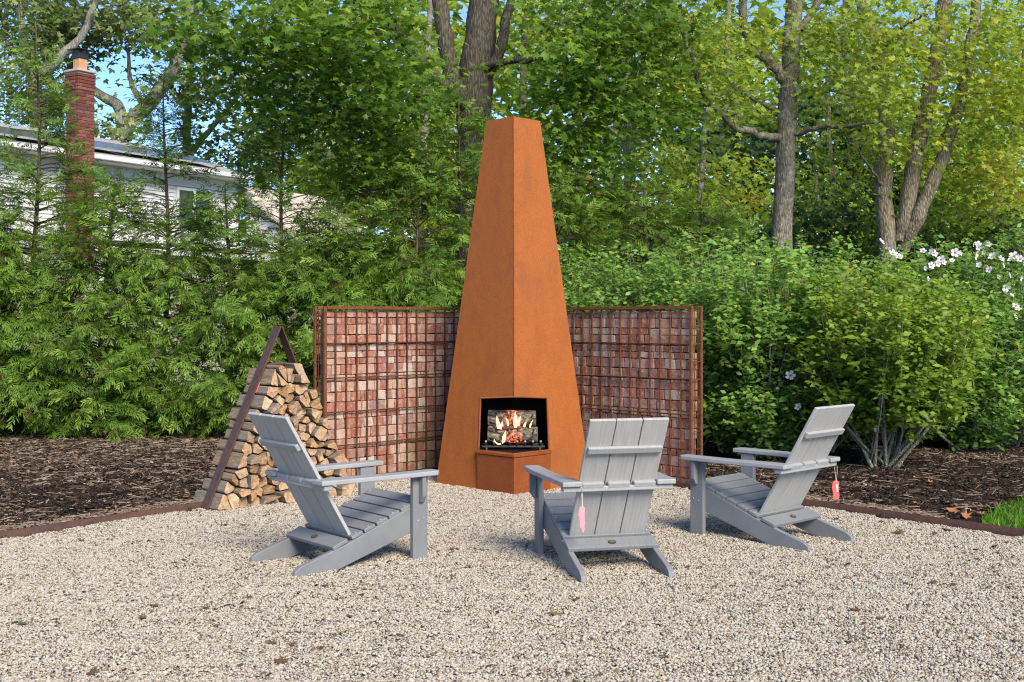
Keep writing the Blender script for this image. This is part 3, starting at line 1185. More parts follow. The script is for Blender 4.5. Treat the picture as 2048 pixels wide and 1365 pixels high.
for (x, z, h, w, ln) in [(.018, .085, .150, .022, .02), (.045, .10, .09, .014, .25), (-.135, .075, .115, .018, -.1), (-.105, .07, .07, .020, .1),
                         (-.045, .10, .075, .010, -.3), (.10, .09, .05, .012, .3), (.15, .085, .07, .008, .4), (-.085, -.045, .105, .017, .15)]:
    tongue(x, -.055 if z > 0 else -.062, z, h, w, ln)
ac = Acc()
th = np.linspace(R(200), R(350), 14)
ac.tube(np.column_stack([-.125 + .05 * np.cos(th), np.full(14, -.064), .0 + .062 * np.sin(th)]), .006 * np.sin(np.linspace(.25, 2.9, 14)) + .001, 6)
link('flame', ac.mesh('flame'), M['flame'], FLM, True)


# ------------------------------------------------------------------ adirondack chairs
def make_chair():
    C = empty('adirondack_chair')
    W = 0.575                                   # outer width over the leg boards
    t = 0.036
    m = M['chair']
    rail = [(0.95, 0.365), (0.80, 0.322), (0.37, 0.158), (0.045, 0.060), (0.008, 0.035), (0.0, 0.0), (0.17, -0.012), (0.30, 0.006), (0.95, 0.205)]
    for s in (-1, 1):
        o = link('rear_leg', prism_mesh('rear_leg', rail, t, 'x', .005, 2), m, C)
        o.location = (s * (W / 2 - t / 2), 0, 0)
        o = board('front_leg', (0.036, 0.112, 0.540), (s * (W / 2 + 0.0185), 0.885, 0.262), m, C, bev=.005, seg=2)
        # arm bracket on the outside of the front leg
        br = [(-.045, 0), (.0, 0), (.0, -.165), (-.02, -.165), (-.045, -.125)]
        bm_ = prism_mesh('arm_bracket', [(a * 1.0, b) for a, b in br], .030, 'x', .003)
        o = link('arm_bracket', bm_, m, C)
        o.rotation_euler = (0, 0, R(90) if s > 0 else R(-90))
        o.location = (s * (W / 2 + 0.0375), 0.885, 0.531)
        # arm: broad at the front, narrowing to the back
        xi, xo = W / 2 - 0.012, W / 2 + 0.098
        arm = [(xi - .0, 1.005), (xo - .022, 1.005), (xo, 0.975), (xo, 0.72), (xo - .030, 0.150), (xi - .040, 0.150), (xi - .040, 0.30), (xi, 0.60)]
        arm = [(s * a, b) for a, b in arm]
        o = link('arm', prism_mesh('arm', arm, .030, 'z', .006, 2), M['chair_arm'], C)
        o.location = (0, 0, 0.548)
        for q in ((.91, 0.262), (.865, .25)):
            b = board('screw', (.006, .010, .010), (s * (W / 2 + 0.038), q[0], q[1]), M['screw'], C, bev=.003)
    # seat boards along the top of the leg boards
    ax, az, bx, bz = 0.40, 0.170, 0.945, 0.365
    L = math.hypot(bx - ax, bz - az)
    ang = math.atan2(bz - az, bx - ax)
    nsl = 6
    for i in range(nsl):
        d = (i + .5) / nsl * L
        cy, cz = ax + d * math.cos(ang), az + d * math.sin(ang)
        off = .0135
        inner = 0.575 - 0.006
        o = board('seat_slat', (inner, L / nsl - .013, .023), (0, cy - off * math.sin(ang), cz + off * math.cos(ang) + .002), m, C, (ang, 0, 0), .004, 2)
        for s in (-1, 1):
            q = board('screw', (.010, .010, .004), (s * .268, cy - .026 * math.sin(ang), cz + .026 * math.cos(ang) + .002), M['screw'], C, (ang, 0, 0), .001)
    # reclined back of three boards
    y0, z0, y1, z1 = 0.435, 0.165, -0.022, 0.945
    L = math.hypot(y1 - y0, z1 - z0)
    ab = math.atan2(y0 - y1, z1 - z0)            # lean
    BW = 0.158
    def bk(d, off):                                # point along the back, off towards the rear
        return (y0 - d * math.sin(ab) - off * math.cos(ab), z0 + d * math.cos(ab) - off * math.sin(ab))
    for i in (-1, 0, 1):
        y, z = bk(L / 2, 0)
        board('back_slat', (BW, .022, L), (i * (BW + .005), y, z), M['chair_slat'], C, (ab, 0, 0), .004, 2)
    y, z = bk(L * .775, .024)
    board('back_cleat', (0.462, .026, .045), (0, y, z), M['chair_arm'], C, (ab, 0, 0), .007, 2)
    # beam under the arm ends, and one block on each back board above it
    dB = (0.512 - z0) / math.cos(ab)
    y, z = bk(dB, .032)
    board('back_beam', (W + .115, .060, .032), (0, y - .002, 0.5155), M['chair_arm'], C, (0, 0, 0), .006, 2)
    for i in (-1, 0, 1):
        y, z = bk(dB + .046, .029)
        board('back_block', (BW - .018, .034, .040), (i * (BW + .005), y, z), M['chair_arm'], C, (ab * .6, 0, 0), .008, 2)
        for s in (-1, 1):
            yy, zz = bk(dB + .046, .046)
            board('screw', (.008, .004, .008), (i * (BW + .005) + s * .052, yy - .001, zz), M['screw'], C, (ab * .6, 0, 0), .001)
    # lower stretcher across the leg boards, carrying an oval badge
    a2 = math.atan2(.158 - .06, .37 - .045)
    so = board('stretcher', (W + .004, .112, .026), (0, 0.318, 0.158), m, C, (a2 + .08, 0, 0), .005, 2)
    bd = bmesh.new()
    bmesh.ops.create_cone(bd, cap_ends=True, segments=24, radius1=1, radius2=.94, depth=1)
    for v in bd.verts:
        v.co = Vector((v.co.x * .026, v.co.y * .019, v.co.z * .005))
    b = link('badge', bm_mesh(bd, 'badge'), M['badge'], C)
    b.rotation_euler = (a2 + .08, 0, 0)
    nx = Vector((0, -math.sin(a2 + .08), math.cos(a2 + .08)))
    b.location = Vector((0, 0.310, 0.1555)) + nx * .0165
    for (dx, dy, sx, sy) in ((0, .006, .018, .003), (0, -.001, .030, .003), (-.004, -.008, .014, .0025)):
        e = board('relief', (sx, sy, .002), (dx, dy, .0033), M['badge_hi'], b, bev=0)
    return C


def copy_tree(o, parent=None):
    c = o.copy()
    COL.objects.link(c)
    c.parent = parent
    for ch in list(o.children):
        copy_tree(ch, c)
    return c


ch0 = make_chair()
chairs = [ch0, copy_tree(ch0), copy_tree(ch0)]
CH = [(-1.4675, 7.186, -50.2, 'grey adirondack chair beside the firewood rack, no paper tag'),
      (0.680, 6.90, 13.5, 'grey adirondack chair with a pink tag, facing the firebox'),
      (2.147, 7.92, 44.0, 'grey adirondack chair with a coral red tag, beside the mulch bed')]
for c, (x, y, a, lb) in zip(chairs, CH):
    c.location = (x, y, 0.008)
    c.rotation_euler = (0, 0, R(a))
    tag(c, lb, 'chair', 'grey adirondack chairs round the fireplace')


def chair_pt(i, p):
    x, y, a, _ = CH[i]
    a = R(a)
    return np.array((x + p[0] * math.cos(a) - p[1] * math.sin(a), y + p[0] * math.sin(a) + p[1] * math.cos(a), p[2] + .008))


def price_tag(name, label, hang, rz, mat, w, h, drop, extra=False):
    root = empty(name, hang, rz)
    tag(root, label, 'tag', 'paper tags tied to the chairs')
    prof = [(-w / 2, 0), (-w / 2 + .010, .012), (w / 2 - .012, .012), (w / 2, 0), (w / 2 - .004, -h * .45), (w / 2 + .003, -h * .8), (w / 2 - .006, -h),
            (-w / 2 + .004, -h), (-w / 2 + .002, -h * .6), (-w / 2 - .006, -h * .3)]
    me = prism_mesh('card', prof, .0035, 'z', 0)
    o = link('card', me, mat, root)
    o.rotation_euler = (R(90), 0, 0)
    o.location = (0, 0, -drop - .012)
    ac = Acc()
    for dx in ((-.010, .014) if extra else (-.002, .004)):
        ac.tube([(dx, 0.004, .004), (dx * .6, -.002, -drop * .5), (0, -.003, -drop - .012)], .0014, 5)
    ac.tube([(0, .05, .040), (0, .03, .042), (0, -.002, .034), (0, -.004, .0), (0, .002, -.004)], .0014, 5)
    link('string', ac.mesh('string'), M['string'], root, True)
    if extra:
        p2 = link('stub', prism_mesh('stub', [(-.008, 0), (.006, 0), (.010, -.05), (-.002, -.055)], .001, 'z', 0), M['white_paper'], root)
        p2.rotation_euler = (R(90), 0, R(6))
        p2.location = (.008, -.003, -drop - .025)
    else:
        p2 = link('stub', prism_mesh('stub', [(-.010, 0), (.010, 0), (.006, -.025), (-.002, -.030)], .002, 'z', 0), mat, root)
        p2.rotation_euler = (R(90), 0, R(-10))
        p2.location = (.006, -.001, -drop - .012 - h)
    return root


pt = chair_pt(1, (-0.232, 0.168, 0.492))
price_tag('paper_tag', 'pale pink paper tag on string hanging from the chair facing the firebox', pt, R(18), M['pink'], .036, .115, .075)
pt = chair_pt(2, (0.325, 0.168, 0.492))
price_tag('paper_tag', 'coral red paper tag on string hanging from the chair by the mulch bed', pt, R(20), M['red'], .052, .118, .095, True)


# ------------------------------------------------------------------ firewood in an A-frame rack
U = np.array((0.70, 0.714))
AX = np.array((0.714, -0.70))
RK = empty('firewood_rack', (-2.47, 9.47, 0), math.atan2(U[1], U[0]))
tag(RK, 'dark rusted steel A-frame rack holding split firewood', 'rack')
BASE, APEX, PW = 1.42, 1.475, 0.105


def strip(name, a, b, thick):
    d = np.array(b) - np.array(a)
    L = np.linalg.norm(d)
    ang = math.atan2(d[1], d[0])
    o = board(name, (L, PW, thick), ((a[0] + b[0]) / 2, 0, (a[1] + b[1]) / 2), M['plate'], RK, (0, -ang, 0), .0015)
    return o


strip('leg_plate', (0, 0.0), (BASE / 2 - .004, APEX), .012)
strip('leg_plate', (BASE, 0.0), (BASE / 2 + .004, APEX), .012)
strip('base_plate', (0.02, 0.008), (BASE - .02, 0.008), .012)
ac = Acc()
zc = 1.155
ac.tube([(BASE / 2 * zc / APEX, -.0, zc), (BASE - BASE / 2 * zc / APEX, -.0, zc)], .009, 8)
link('cross_rod', ac.mesh('cross_rod'), M['rebar'], RK, True)
board('red_tape', (.006, .05, .10), (BASE / 2 * .97 / APEX + .012, -.025, .97), M['red'], RK, (0, math.atan2(BASE / 2, APEX), 0), .001)


def clip(poly, a, b, c):                # keep a*x+b*y<=c
    out = []
    for i in range(len(poly)):
        p, q = poly[i], poly[(i + 1) % len(poly)]
        dp, dq = a * p[0] + b * p[1] - c, a * q[0] + b * q[1] - c
        if dp <= 0:
            out.append(p)
        if dp * dq < 0:
            t = dp / (dp - dq)
            out.append((p[0] + t * (q[0] - p[0]), p[1] + t * (q[1] - p[1])))
    return out


TOPZ = 1.115
sl = (BASE / 2) / APEX


def tri_clip(poly):
    poly = clip(poly, 0, -1, -0.0155)
    poly = clip(poly, -1, sl, -0.014)                    # right of the left leg
    poly = clip(poly, 1, sl, BASE - 0.014)
    return poly


seeds = []
zz = 0.07
row = 0
while zz < TOPZ - 0.02:
    x0, x1 = sl * zz + .03, BASE - sl * zz - .03
    nn = max(2, int(round((x1 - x0) / 0.090)))
    for i in range(nn):
        seeds.append((x0 + (x1 - x0) * (i + .5 + (.25 if row % 2 else -.25) * .6) / nn + random.gauss(0, .026), zz + random.gauss(0, .026)))
    zz += random.uniform(.066, .085)
    row += 1
rr_root = RK.rotation_euler.z
nlog = 0
for i, s in enumerate(seeds):
    poly = [(s[0] - .16, s[1] - .14), (s[0] + .16, s[1] - .14), (s[0] + .16, s[1] + .14), (s[0] - .16, s[1] + .14)]
    for j, q in enumerate(seeds):
        if i == j:
            continue
        dx, dz = q[0] - s[0], q[1] - s[1]
        if abs(dx) > .4 or abs(dz) > .4:
            continue
        mx, mz = (s[0] + q[0]) / 2, (s[1] + q[1]) / 2
        poly = clip(poly, dx, dz, dx * mx + dz * mz - .0035 * math.hypot(dx, dz))
        if len(poly) < 3:
            break
    if len(poly) < 3:
        continue
    poly = clip(poly, 0, 1, TOPZ + .05 + random.gauss(0, .015))
    poly = tri_clip(poly)
    if len(poly) < 3:
        continue
    if random.random() < .35 and s[1] > .12:                # a split corner
        aa = random.uniform(.6, 2.5)
        poly = clip(poly, math.cos(aa), math.sin(aa), math.cos(aa) * s[0] + math.sin(aa) * s[1] + random.uniform(.030, .050))
    if len(poly) < 3:
        continue
    # merge tiny edges
    pp = [poly[0]]
    for p in poly[1:]:
        if math.hypot(p[0] - pp[-1][0], p[1] - pp[-1][1]) > .016:
            pp.append(p)
    if math.hypot(pp[0][0] - pp[-1][0], pp[0][1] - pp[-1][1]) < .016:
        pp.pop()
    if len(pp) < 3:
        continue
    area = 0.5 * abs(sum(pp[k][0] * pp[(k + 1) % len(pp)][1] - pp[(k + 1) % len(pp)][0] * pp[k][1] for k in range(len(pp))))
    if area < .0012:
        continue
    c = np.mean(pp, axis=0)
    L = random.uniform(.33, .40)
    y0 = -L / 2 + random.gauss(0, .030)
    # build the split log: rounded section lofted in 6 rings, uneven along its length
    sec = []
    for k in range(len(pp)):
        a, b, d = np.array(pp[k - 1]), np.array(pp[k]), np.array(pp[(k + 1) % len(pp)])
        e1, e2 = np.linalg.norm(a - b), np.linalg.norm(d - b)
        rc = min(.010, e1 * .3, e2 * .3)
        sec += [b + (a - b) / e1 * rc, b + (d - b) / e2 * rc]
        mid = (b + d) / 2
        sec.append(mid + (c - mid) * random.uniform(.0, .07))
    sec = np.array(sec) - c
    ns, nr = len(sec), 6
    V = []
    tw = random.gauss(0, .02)
    tl = np.array((random.gauss(0, .20), random.gauss(0, .20)))
    for r_ in range(nr):
        t = r_ / (nr - 1)
        sc_ = 1 - .04 * abs(2 * t - 1) ** 3 - abs(random.gauss(0, .015))
        ang = tw * (t - .5)
        for v in sec:
            w = v * sc_ * (1 - abs(random.gauss(0, .012)))
            yy = y0 + L * t
            if r_ in (0, nr - 1):
                yy += float(w @ tl) + random.gauss(0, .003)
            V.append((w[0] * math.cos(ang) - w[1] * math.sin(ang), yy, w[0] * math.sin(ang) + w[1] * math.cos(ang)))
    bm = bmesh.new()
    bv = [bm.verts.new(v) for v in V]
    for r_ in range(nr - 1):
        for k in range(ns):
            bm.faces.new((bv[r_ * ns + k], bv[r_ * ns + (k + 1) % ns], bv[(r_ + 1) * ns + (k + 1) % ns], bv[(r_ + 1) * ns + k]))
    for r_ in (0, nr - 1):
        cc = bm.verts.new((0, (y0 if r_ == 0 else y0 + L) + random.gauss(0, .006), 0))
        for k in range(ns):
            f = bm.faces.new((bv[r_ * ns + k], bv[r_ * ns + (k + 1) % ns], cc))
            f.material_index = 1
    bmesh.ops.recalc_face_normals(bm, faces=bm.faces[:])
    me = bm_mesh(bm, 'firewood_log')
    me.materials.append(M['log'])
    me.materials.append(M['log_end'])
    o = bpy.data.objects.new('firewood_log', me)
    COL.objects.link(o)
    wl = RK.location + Vector((math.cos(rr_root) * c[0], math.sin(rr_root) * c[0], c[1]))
    o.location = wl
    o.rotation_euler = (0, 0, rr_root)
    nlog += 1
    gl, gr_ = c[0] - sl * c[1], BASE - sl * c[1] - c[0]       # gap to each sloping leg
    if s[1] > 1.0:
        lb = 'split firewood log on the very top of the stacked pile'
    elif gl < .115:
        lb = 'split firewood log lying against the rack leg beside the mulch'
    elif gr_ < .115:
        lb = 'split firewood log lying against the rack leg next to the gabion wall'
    elif s[1] < .12:
        lb = 'split firewood log in the bottom layer, resting on the gravel in the rack'
    elif s[1] > .62:
        lb = 'split firewood log inside the upper half of the stacked pile'
    else:
        lb = 'split firewood log inside the lower half of the stacked pile'
    tag(o, lb, 'firewood', 'split logs stacked in the rack')
print('logs', nlog)


# ------------------------------------------------------------------ the white house behind the hedge
HX, HY, HR = -9.18, 25.2, math.atan2(.838, .545)
HS = empty('white_house', (HX, HY, -.2), HR)
tag(HS, 'white clapboard house with red brick chimney behind the arborvitae hedge', 'house')
wall = board('wall', (10.4, .12, 1.35), (-0.7, .07, 4.17), M['siding'], HS, bev=0)
for i in range(14):
    z = 3.56 + i * .092
    if i in range(7, 15):                                  # boards broken by the window opening
        segs = [(-5.9, 2.55), (3.62, 4.42)]
    else:
        segs = [(-5.9, 4.42)]
    for a, b in segs:
        board('siding_board', (b - a, .030, .098), ((a + b) / 2, 0.012, z + .046), M['siding'], wall, (R(-15), 0, 0), 0).location = (
            (a + b) / 2 + .7, -.062, z + .046 - 4.17)
board('corner_trim', (.11, .05, 1.45), (4.44, -.002, 4.19), M['trim'], HS, bev=.004)
board('corner_trim', (.10, .05, 1.45), (-1.35, -.012, 4.19), M['trim'], HS, bev=.004)
board('frieze', (10.5, .06, .26), (-.65, -.014, 4.965), M['trim'], HS, bev=.004)
board('soffit', (10.4, .55, .04), (-.75, -.20, 5.115), M['trim'], HS, bev=.003)
board('gutter', (10.5, .10, .10), (-.70, -.50, 5.17), M['trim'], HS, bev=.012)
pitch = R(15)
board('roof', (10.5, 4.2, .06), (-.70, -.45 + 2.1 * math.cos(pitch), 5.21 + 2.1 * math.sin(pitch)), M['roofgrey'], HS, (pitch, 0, 0), .004)
for i in range(7):
    sp = board('solar_panel', (1.32, 1.15, .035), (-5.1 + i * 1.36, -.30 + .62, 5.21 + .62 * math.tan(pitch) + .19), M['panel'], HS, (pitch + R(2), 0, 0), .002)
    board('frame', (1.33, .03, .04), (0, -.585, .0), M['screw'], sp, (0, 0, 0), .002)
board('belt_trim', (10.6, .16, .09), (-.6, -.05, 3.50), M['trim'], HS, bev=.006)
w2 = board('lower_wall', (10.4, .14, 3.2), (-.7, -.02, 1.68 - .05), M['creamwall'], HS, bev=0)
board('lower_trim', (10.6, .22, .12), (-.6, -.14, 3.26), M['trim'], HS, bev=.006)
for x in (-4.2, -2.1, .35, 2.2):
    board('pilaster', (.12, .06, 3.1), (x, -.115, 1.6), M['trim'], HS, bev=.004)
# double-hung window
wn_ = board('window', (1.0, .10, 1.02), (3.08, -.005, 4.30), M['trim'], HS, bev=.006)
for k, (dz, hh) in enumerate(((.235, .41), (-.235, .41))):
    for dx in (-.245, .245):
        board('pane', (.41, .02, hh), (dx, -.055 - .004 * k, dz), M['glass'], wn_, bev=0)
board('sill', (1.12, .09, .05), (0, -.07, -.53), M['trim'], wn_, bev=.006)
# side wing with pale roof running down towards the garden
bm = bmesh.new()
q = [(4.62, .15, 5.02), (7.7, .15, 5.02), (7.7, -2.15, 3.52), (4.62, -2.15, 3.52)]
a = [bm.verts.new(p) for p in q]
b = [bm.verts.new((p[0], p[1], p[2] - .10)) for p in q]
bm.faces.new(a); bm.faces.new(b[::-1])
for i in range(4):
    bm.faces.new((a[i], a[(i + 1) % 4], b[(i + 1) % 4], b[i]))
bmesh.ops.recalc_face_normals(bm, faces=bm.faces[:])
wr = link('wing_roof', bm_mesh(bm, 'wing_roof'), M['paleroof'], HS)
for i in range(13):                                          # shingle courses
    t = (i + .5) / 13
    board('shingle_course', (3.06, 2.746 / 13 + .015, .014), (6.16, .15 - 2.3 * t, 5.02 - 1.5 * t + .012), M['paleroof'], wr, (math.atan2(1.5, 2.3) + R(-2.5), 0, 0), 0)
wg = board('wing_wall', (2.8, 1.55, 3.35), (6.2, -1.12, 1.7), M['creamwall'], HS, bev=0)
for i in range(16):
    z = 3.42 + i * .09
    yl = -(4.92 - z) * 2.3 / 1.5 + .02
    if yl < -.12:
        board('siding_board', (.03, -yl - .05, .095), (4.80, yl / 2 + .0, z), M['siding'], HS, (0, R(9), 0), 0)
board('wing_trim', (3.0, .10, .12), (6.2, -1.93, 3.40), M['trim'], HS, bev=.005)

# brick chimney of single bricks round a mortar core, part of the house
CW = 0.40
chm = board('chimney', (CW - .03, CW - .03, 6.6), (-.61, -.78, 3.5), M['mortar'], HS, bev=0)
bbm = []
for i in range(3):
    me = board_mesh('brick', .192, .09, .058, .004)
    me.materials.append(M['hbrick'])
    bbm.append(me)
nb = 0
zc = 2.75
k = 0
while zc < 3.3 + 3.28:
    wide = .018 if zc > 3.3 + 2.88 else 0.0
    zl = zc - 3.3
    hw = CW / 2 + wide
    for face, ang in ((0, 0.0), (3, -math.pi / 2)):        # the two faces the garden can see
        if face == 0:
            cuts = (0, .2, .4) if k % 2 else (0, .1, .3, .4)
        else:
            cuts = (.092, .3, .4) if k % 2 else (.092, .2, .4)
        for c0, c1 in zip(cuts[:-1], cuts[1:]):
            sc_ = 1 + 2 * wide / CW
            if face == 0:
                lx = ((c0 + c1) / 2 - .2) * sc_
            else:
                lx = (.2 - (c0 + c1) / 2) * sc_
            ly = -(hw - .045)
            o = bpy.data.objects.new('brick', bbm[0])
            COL.objects.link(o)
            o.parent = chm
            o.location = (lx * math.cos(ang) - ly * math.sin(ang), lx * math.sin(ang) + ly * math.cos(ang), zl)
            o.scale = ((c1 - c0 - .008) / .192 * sc_, 1, 1)
            o.rotation_euler = (0, random.gauss(0, .006), ang)
            nb += 1
    zc += .0685
    k += 1
cap = board('chimney_crown', (.46, .46, .05), (0, 0, 3.31), M['mortar'], chm, bev=.01)
fl = board('flue', (.20, .20, .30), (0, 0, 3.47), M['flue'], chm, bev=.008)
cpp = board('flue_cap', (.235, .235, .13), (0, 0, 3.64), M['black'], chm, bev=.005)
cp2 = board('flue_lid', (.38, .38, .02), (0, 0, 3.755), M['black'], chm, bev=.004)
for sx in (-1, 1):
    for sy in (-1, 1):
        board('lid_post', (.015, .015, .06), (sx * .09, sy * .09, 3.72), M['black'], chm, bev=0)
print('chimney bricks', nb)

# ------------------------------------------------------------------ leaf templates
OVATE = np.array([(0, 0, 0), (.42, .30, .07), (1, 0, -.03), (.42, -.30, .07)], float)
OVATE_F = np.array([(0, 3, 2), (0, 2, 1)])
def lobed():
    ang = np.radians([0, 24, 48, 76, 112, 180, 248, 284, 312, 336])
    rad = np.array([.62, .30, .58, .25, .44, .22, .44, .25, .58, .30])
    pts = np.column_stack([.42 + rad * np.cos(ang), rad * np.sin(ang), -.10 * rad * np.abs(np.sin(ang)) - .06 * np.cos(ang) * rad])
    V = np.vstack([[(.40, 0, .03)], pts])
    n = len(pts)
    F = np.array([(0, 1 + i, 1 + (i + 1) % n) for i in range(n)])
    return V, F
MAPLE, MAPLE_F = lobed()
# small cluster leaf for trees far away: three leaves in one template
TRI = np.vstack([OVATE, OVATE * np.array((.8, .8, 1)) @ np.array([(.5, .86, .1), (-.86, .5, 0), (0, 0, 1)]).T, OVATE * .9 @ np.array([(.5, -.86, -.1), (.86, .5, 0), (0, 0, 1)]).T])
TRI_F = np.vstack([OVATE_F, OVATE_F + 4, OVATE_F + 8])


def spray_template(v):
    V, F = [], []
    q = np.random.default_rng(30 + v)
    n = 5
    def leaflet(p, d, L, w):
        d = np.array(d) / np.linalg.norm(d)
        s = np.array((-d[1], d[0], 0))
        i = len(V)
        V.extend([np.array(p), np.array(p) + d * L * .6 + s * w, np.array(p) + d * L - np.array((0, 0, .10 * L)), np.array(p) + d * L * .6 - s * w])
        F.append((i, i + 3, i + 2, i + 1))
    for i in range(n):
        t = .08 + .78 * i / (n - 1)
        z = -.26 * t * t
        L = .46 * (1 - .50 * t) + .06
        for sg in (-1, 1):
            tt = t + (.08 if sg > 0 else 0)
            leaflet((tt + q.normal(0, .03), 0, z), (.86, sg * (.62 + q.normal(0, .12)), -.42 + q.normal(0, .2)), L * q.uniform(.65, 1.25), .040 * q.uniform(.75, 1.2))
    leaflet((0, 0, 0), (.72, 0, -.05), .75, .018)
    leaflet((.72, 0, -.13), (1, 0, -.45), .34, .038)
    return np.array(V), np.array(F)
SPRAYS = [spray_template(v) for v in range(4)]


# ------------------------------------------------------------------ arborvitae hedge
def arborvitae(label, X, Y, top, dense_top=2.35, rad=.82, seed=0, dens=1.0, z0=0.06, lean=0.0, leader_r=.70):
    rng = np.random.default_rng(100 + seed)
    gz = float(mulch_z(X, Y)) if Y < 18 else -.03
    T = empty('arborvitae', (X, Y, gz))
    tag(T, label, 'arborvitae', 'arborvitae row along the boundary')
    tr = Acc()
    br = Acc()
    hs = np.linspace(-.05, top - gz, 14)
    cx = lean * (hs / top) ** 2 + .03 * np.sin(hs * 1.7 + seed)
    cy = .03 * np.cos(hs * 1.3 + seed)
    tr.tube(np.column_stack([cx, cy, hs]), (.040 * (1 - hs / (top + .1)) + .006), 7)
    P, D, N, S, A = [], [], [], [], []
    z = z0
    while z < top - gz - .05:
        if z < dense_top:
            rate = 74 * dens
            Rz = rad * (1.0 - .22 * max(0, z - 1.2) / 1.2) * (0.88 + .12 * min(1, z / .5))
        else:
            u = (z - dense_top) / max(.1, top - dense_top)
            rate = 42 + 36 * math.exp(-(z - dense_top) / .35)
            Rz = leader_r * (1 - u) ** .9 + .10
        z += rng.exponential(1.0 / rate)
        az = rng.uniform(0, 2 * np.pi)
        L = Rz * rng.uniform(.55, 1.12) if z < dense_top else Rz * rng.uniform(.45, 1.1)
        up = rng.uniform(.25, .65) if z >= dense_top else rng.uniform(.05, .45)
        dirh = np.array((math.cos(az), math.sin(az), 0))
        ts = np.linspace(0, 1, 5)
        bx = np.interp(z, hs, cx)
        by = np.interp(z, hs, cy)
        path = np.array((bx, by, z)) + ts[:, None] * dirh * L
        path[:, 2] += L * (up * ts - .30 * ts ** 2)
        low = path[:, 2] < .05
        path[low, 2] = .05 + rng.uniform(0, .05, low.sum())
        back = math.sin(az) > .55                           # side turned away from the garden: thinner
        br.tube(path, .0075 * (1 - ts) * (L / .6) + .0022, 3)
        ns = int((23 if z < dense_top else 15) * L / .6 * (0.22 if back else 1)) + 2
        t = rng.uniform(.22, 1.0, ns) ** .8
        t[0] = 1.0
        for q in t:
            i = min(3, int(q * 4))
            p = path[i] + (path[i + 1] - path[i]) * (q * 4 - i)
            side = rng.choice((-1, 1)) * rng.uniform(.2, 1.1)
            ca, sa = math.cos(side), math.sin(side)
            d = np.array((dirh[0] * ca - dirh[1] * sa, dirh[0] * sa + dirh[1] * ca, rng.normal(-.15, .55) if z < dense_top else rng.normal(.35, .40)))
            P.append(p + np.array((rng.normal(0, .03), rng.normal(0, .03), rng.normal(0, .06)))); D.append(d)
            N.append(np.array((.55 * dirh[0], .55 * dirh[1], .85)) + rng.normal(0, .45, 3))
            S.append(rng.uniform(.10, .215))
            # young tips at the ends of the branches are lighter
            A.append(np.clip(rng.normal(.30 + .38 * q ** 3, .16), 0, 1))
    P, D, N, S, A = map(np.array, (P, D, N, S, A))
    A = np.where(rng.random(len(A)) < .035, 0.0, A)            # a few browned-off sprays
    kind = rng.integers(0, 4, len(P))
    fol = Acc()
    for v in range(4):
        w = kind == v
        fol.add(*scatter(P[w], D[w], N[w], S[w], *SPRAYS[v], A[w]))
    V, F, AA = np.concatenate(fol.V), np.concatenate(fol.F), np.concatenate(fol.A)
    link('trunk', tr.mesh('trunk'), M['bark_thuja'], T, True)
    q = link('branches', br.mesh('branches'), M['bark_thuja'], T, True)
    q['kind'] = 'stuff'
    c = link('foliage', fast_mesh('foliage', V, F, AA), M['leaf_thuja'], T)
    c['kind'] = 'stuff'
    return len(F) * 2


ntri = 0
YH = 14.35
ARB = [(-120, YH, 5.0, 2.55, .95, 'arborvitae rising at the open end of the hedge beside the yellow leaves'),
       (-25, YH - .3, 3.0, 2.0, .9, 'short arborvitae filling the open end of the hedge'),
       (68, YH, 5.15, 2.5, .95, 'arborvitae with a tall leader left of the brick chimney'),
       (205, YH - .25, 3.2, 1.95, .90, 'short arborvitae in front of the brick chimney'),
       (330, YH, 4.45, 2.2, .92, 'arborvitae with an airy leader in front of the house window'),
       (455, YH - .2, 3.1, 1.85, .86, 'short arborvitae below the corner of the white house'),
       (565, YH + .1, 4.3, 2.15, .90, 'arborvitae with a bare upper stem in front of the pale wing roof'),
       (660, YH - .2, 2.9, 1.85, .85, 'short arborvitae right behind the firewood rack and gabion wall'),
       (742, YH + .2, 4.6, 2.45, .85, 'tall slender arborvitae between the pale roof and the fireplace'),
       (830, YH - .1, 3.4, 2.3, .80, 'arborvitae tucked close behind the mossy gabion wall'),
       (912, YH + .2, 4.3, 2.8, .80, 'arborvitae with a forked tip touching the fireplace edge'),
       (1120, YH + .9, 3.3, 2.5, .75, 'arborvitae just right of the fireplace'),
       (1292, YH + 1.3, 3.55, 2.4, .75, 'arborvitae with a thin leader above the shrub hedge'),
       (1405, YH + 1.7, 3.3, 2.4, .75, 'arborvitae half hidden left of the grey trunk')]
for i, (px, Y, top, dt, rad, lb) in enumerate(ARB):
    ntri += arborvitae(lb, WX(px, Y), Y, top, dt, rad, i, 1.0 if px < 1000 else .7, lean=random.gauss(0, .06))
print('thuja tris', ntri)


# ------------------------------------------------------------------ flowering shrubs
FLOWER_ME = None


def flower_parts(parent, loc, nrm, size, rng):
    f = bpy.data.objects.new('flower', FLOWER_ME[0])
    COL.objects.link(f)
    f.parent = parent
    f.location = loc
    f.rotation_euler = Vector(nrm).to_track_quat('Z', 'Y').to_euler()
    size *= .85
    f.scale = (size, size, size)
    for nm, me in (('eye', FLOWER_ME[1]), ('stamen', FLOWER_ME[2])):
        e = bpy.data.objects.new(nm, me)
        COL.objects.link(e)
        e.parent = f
    return f


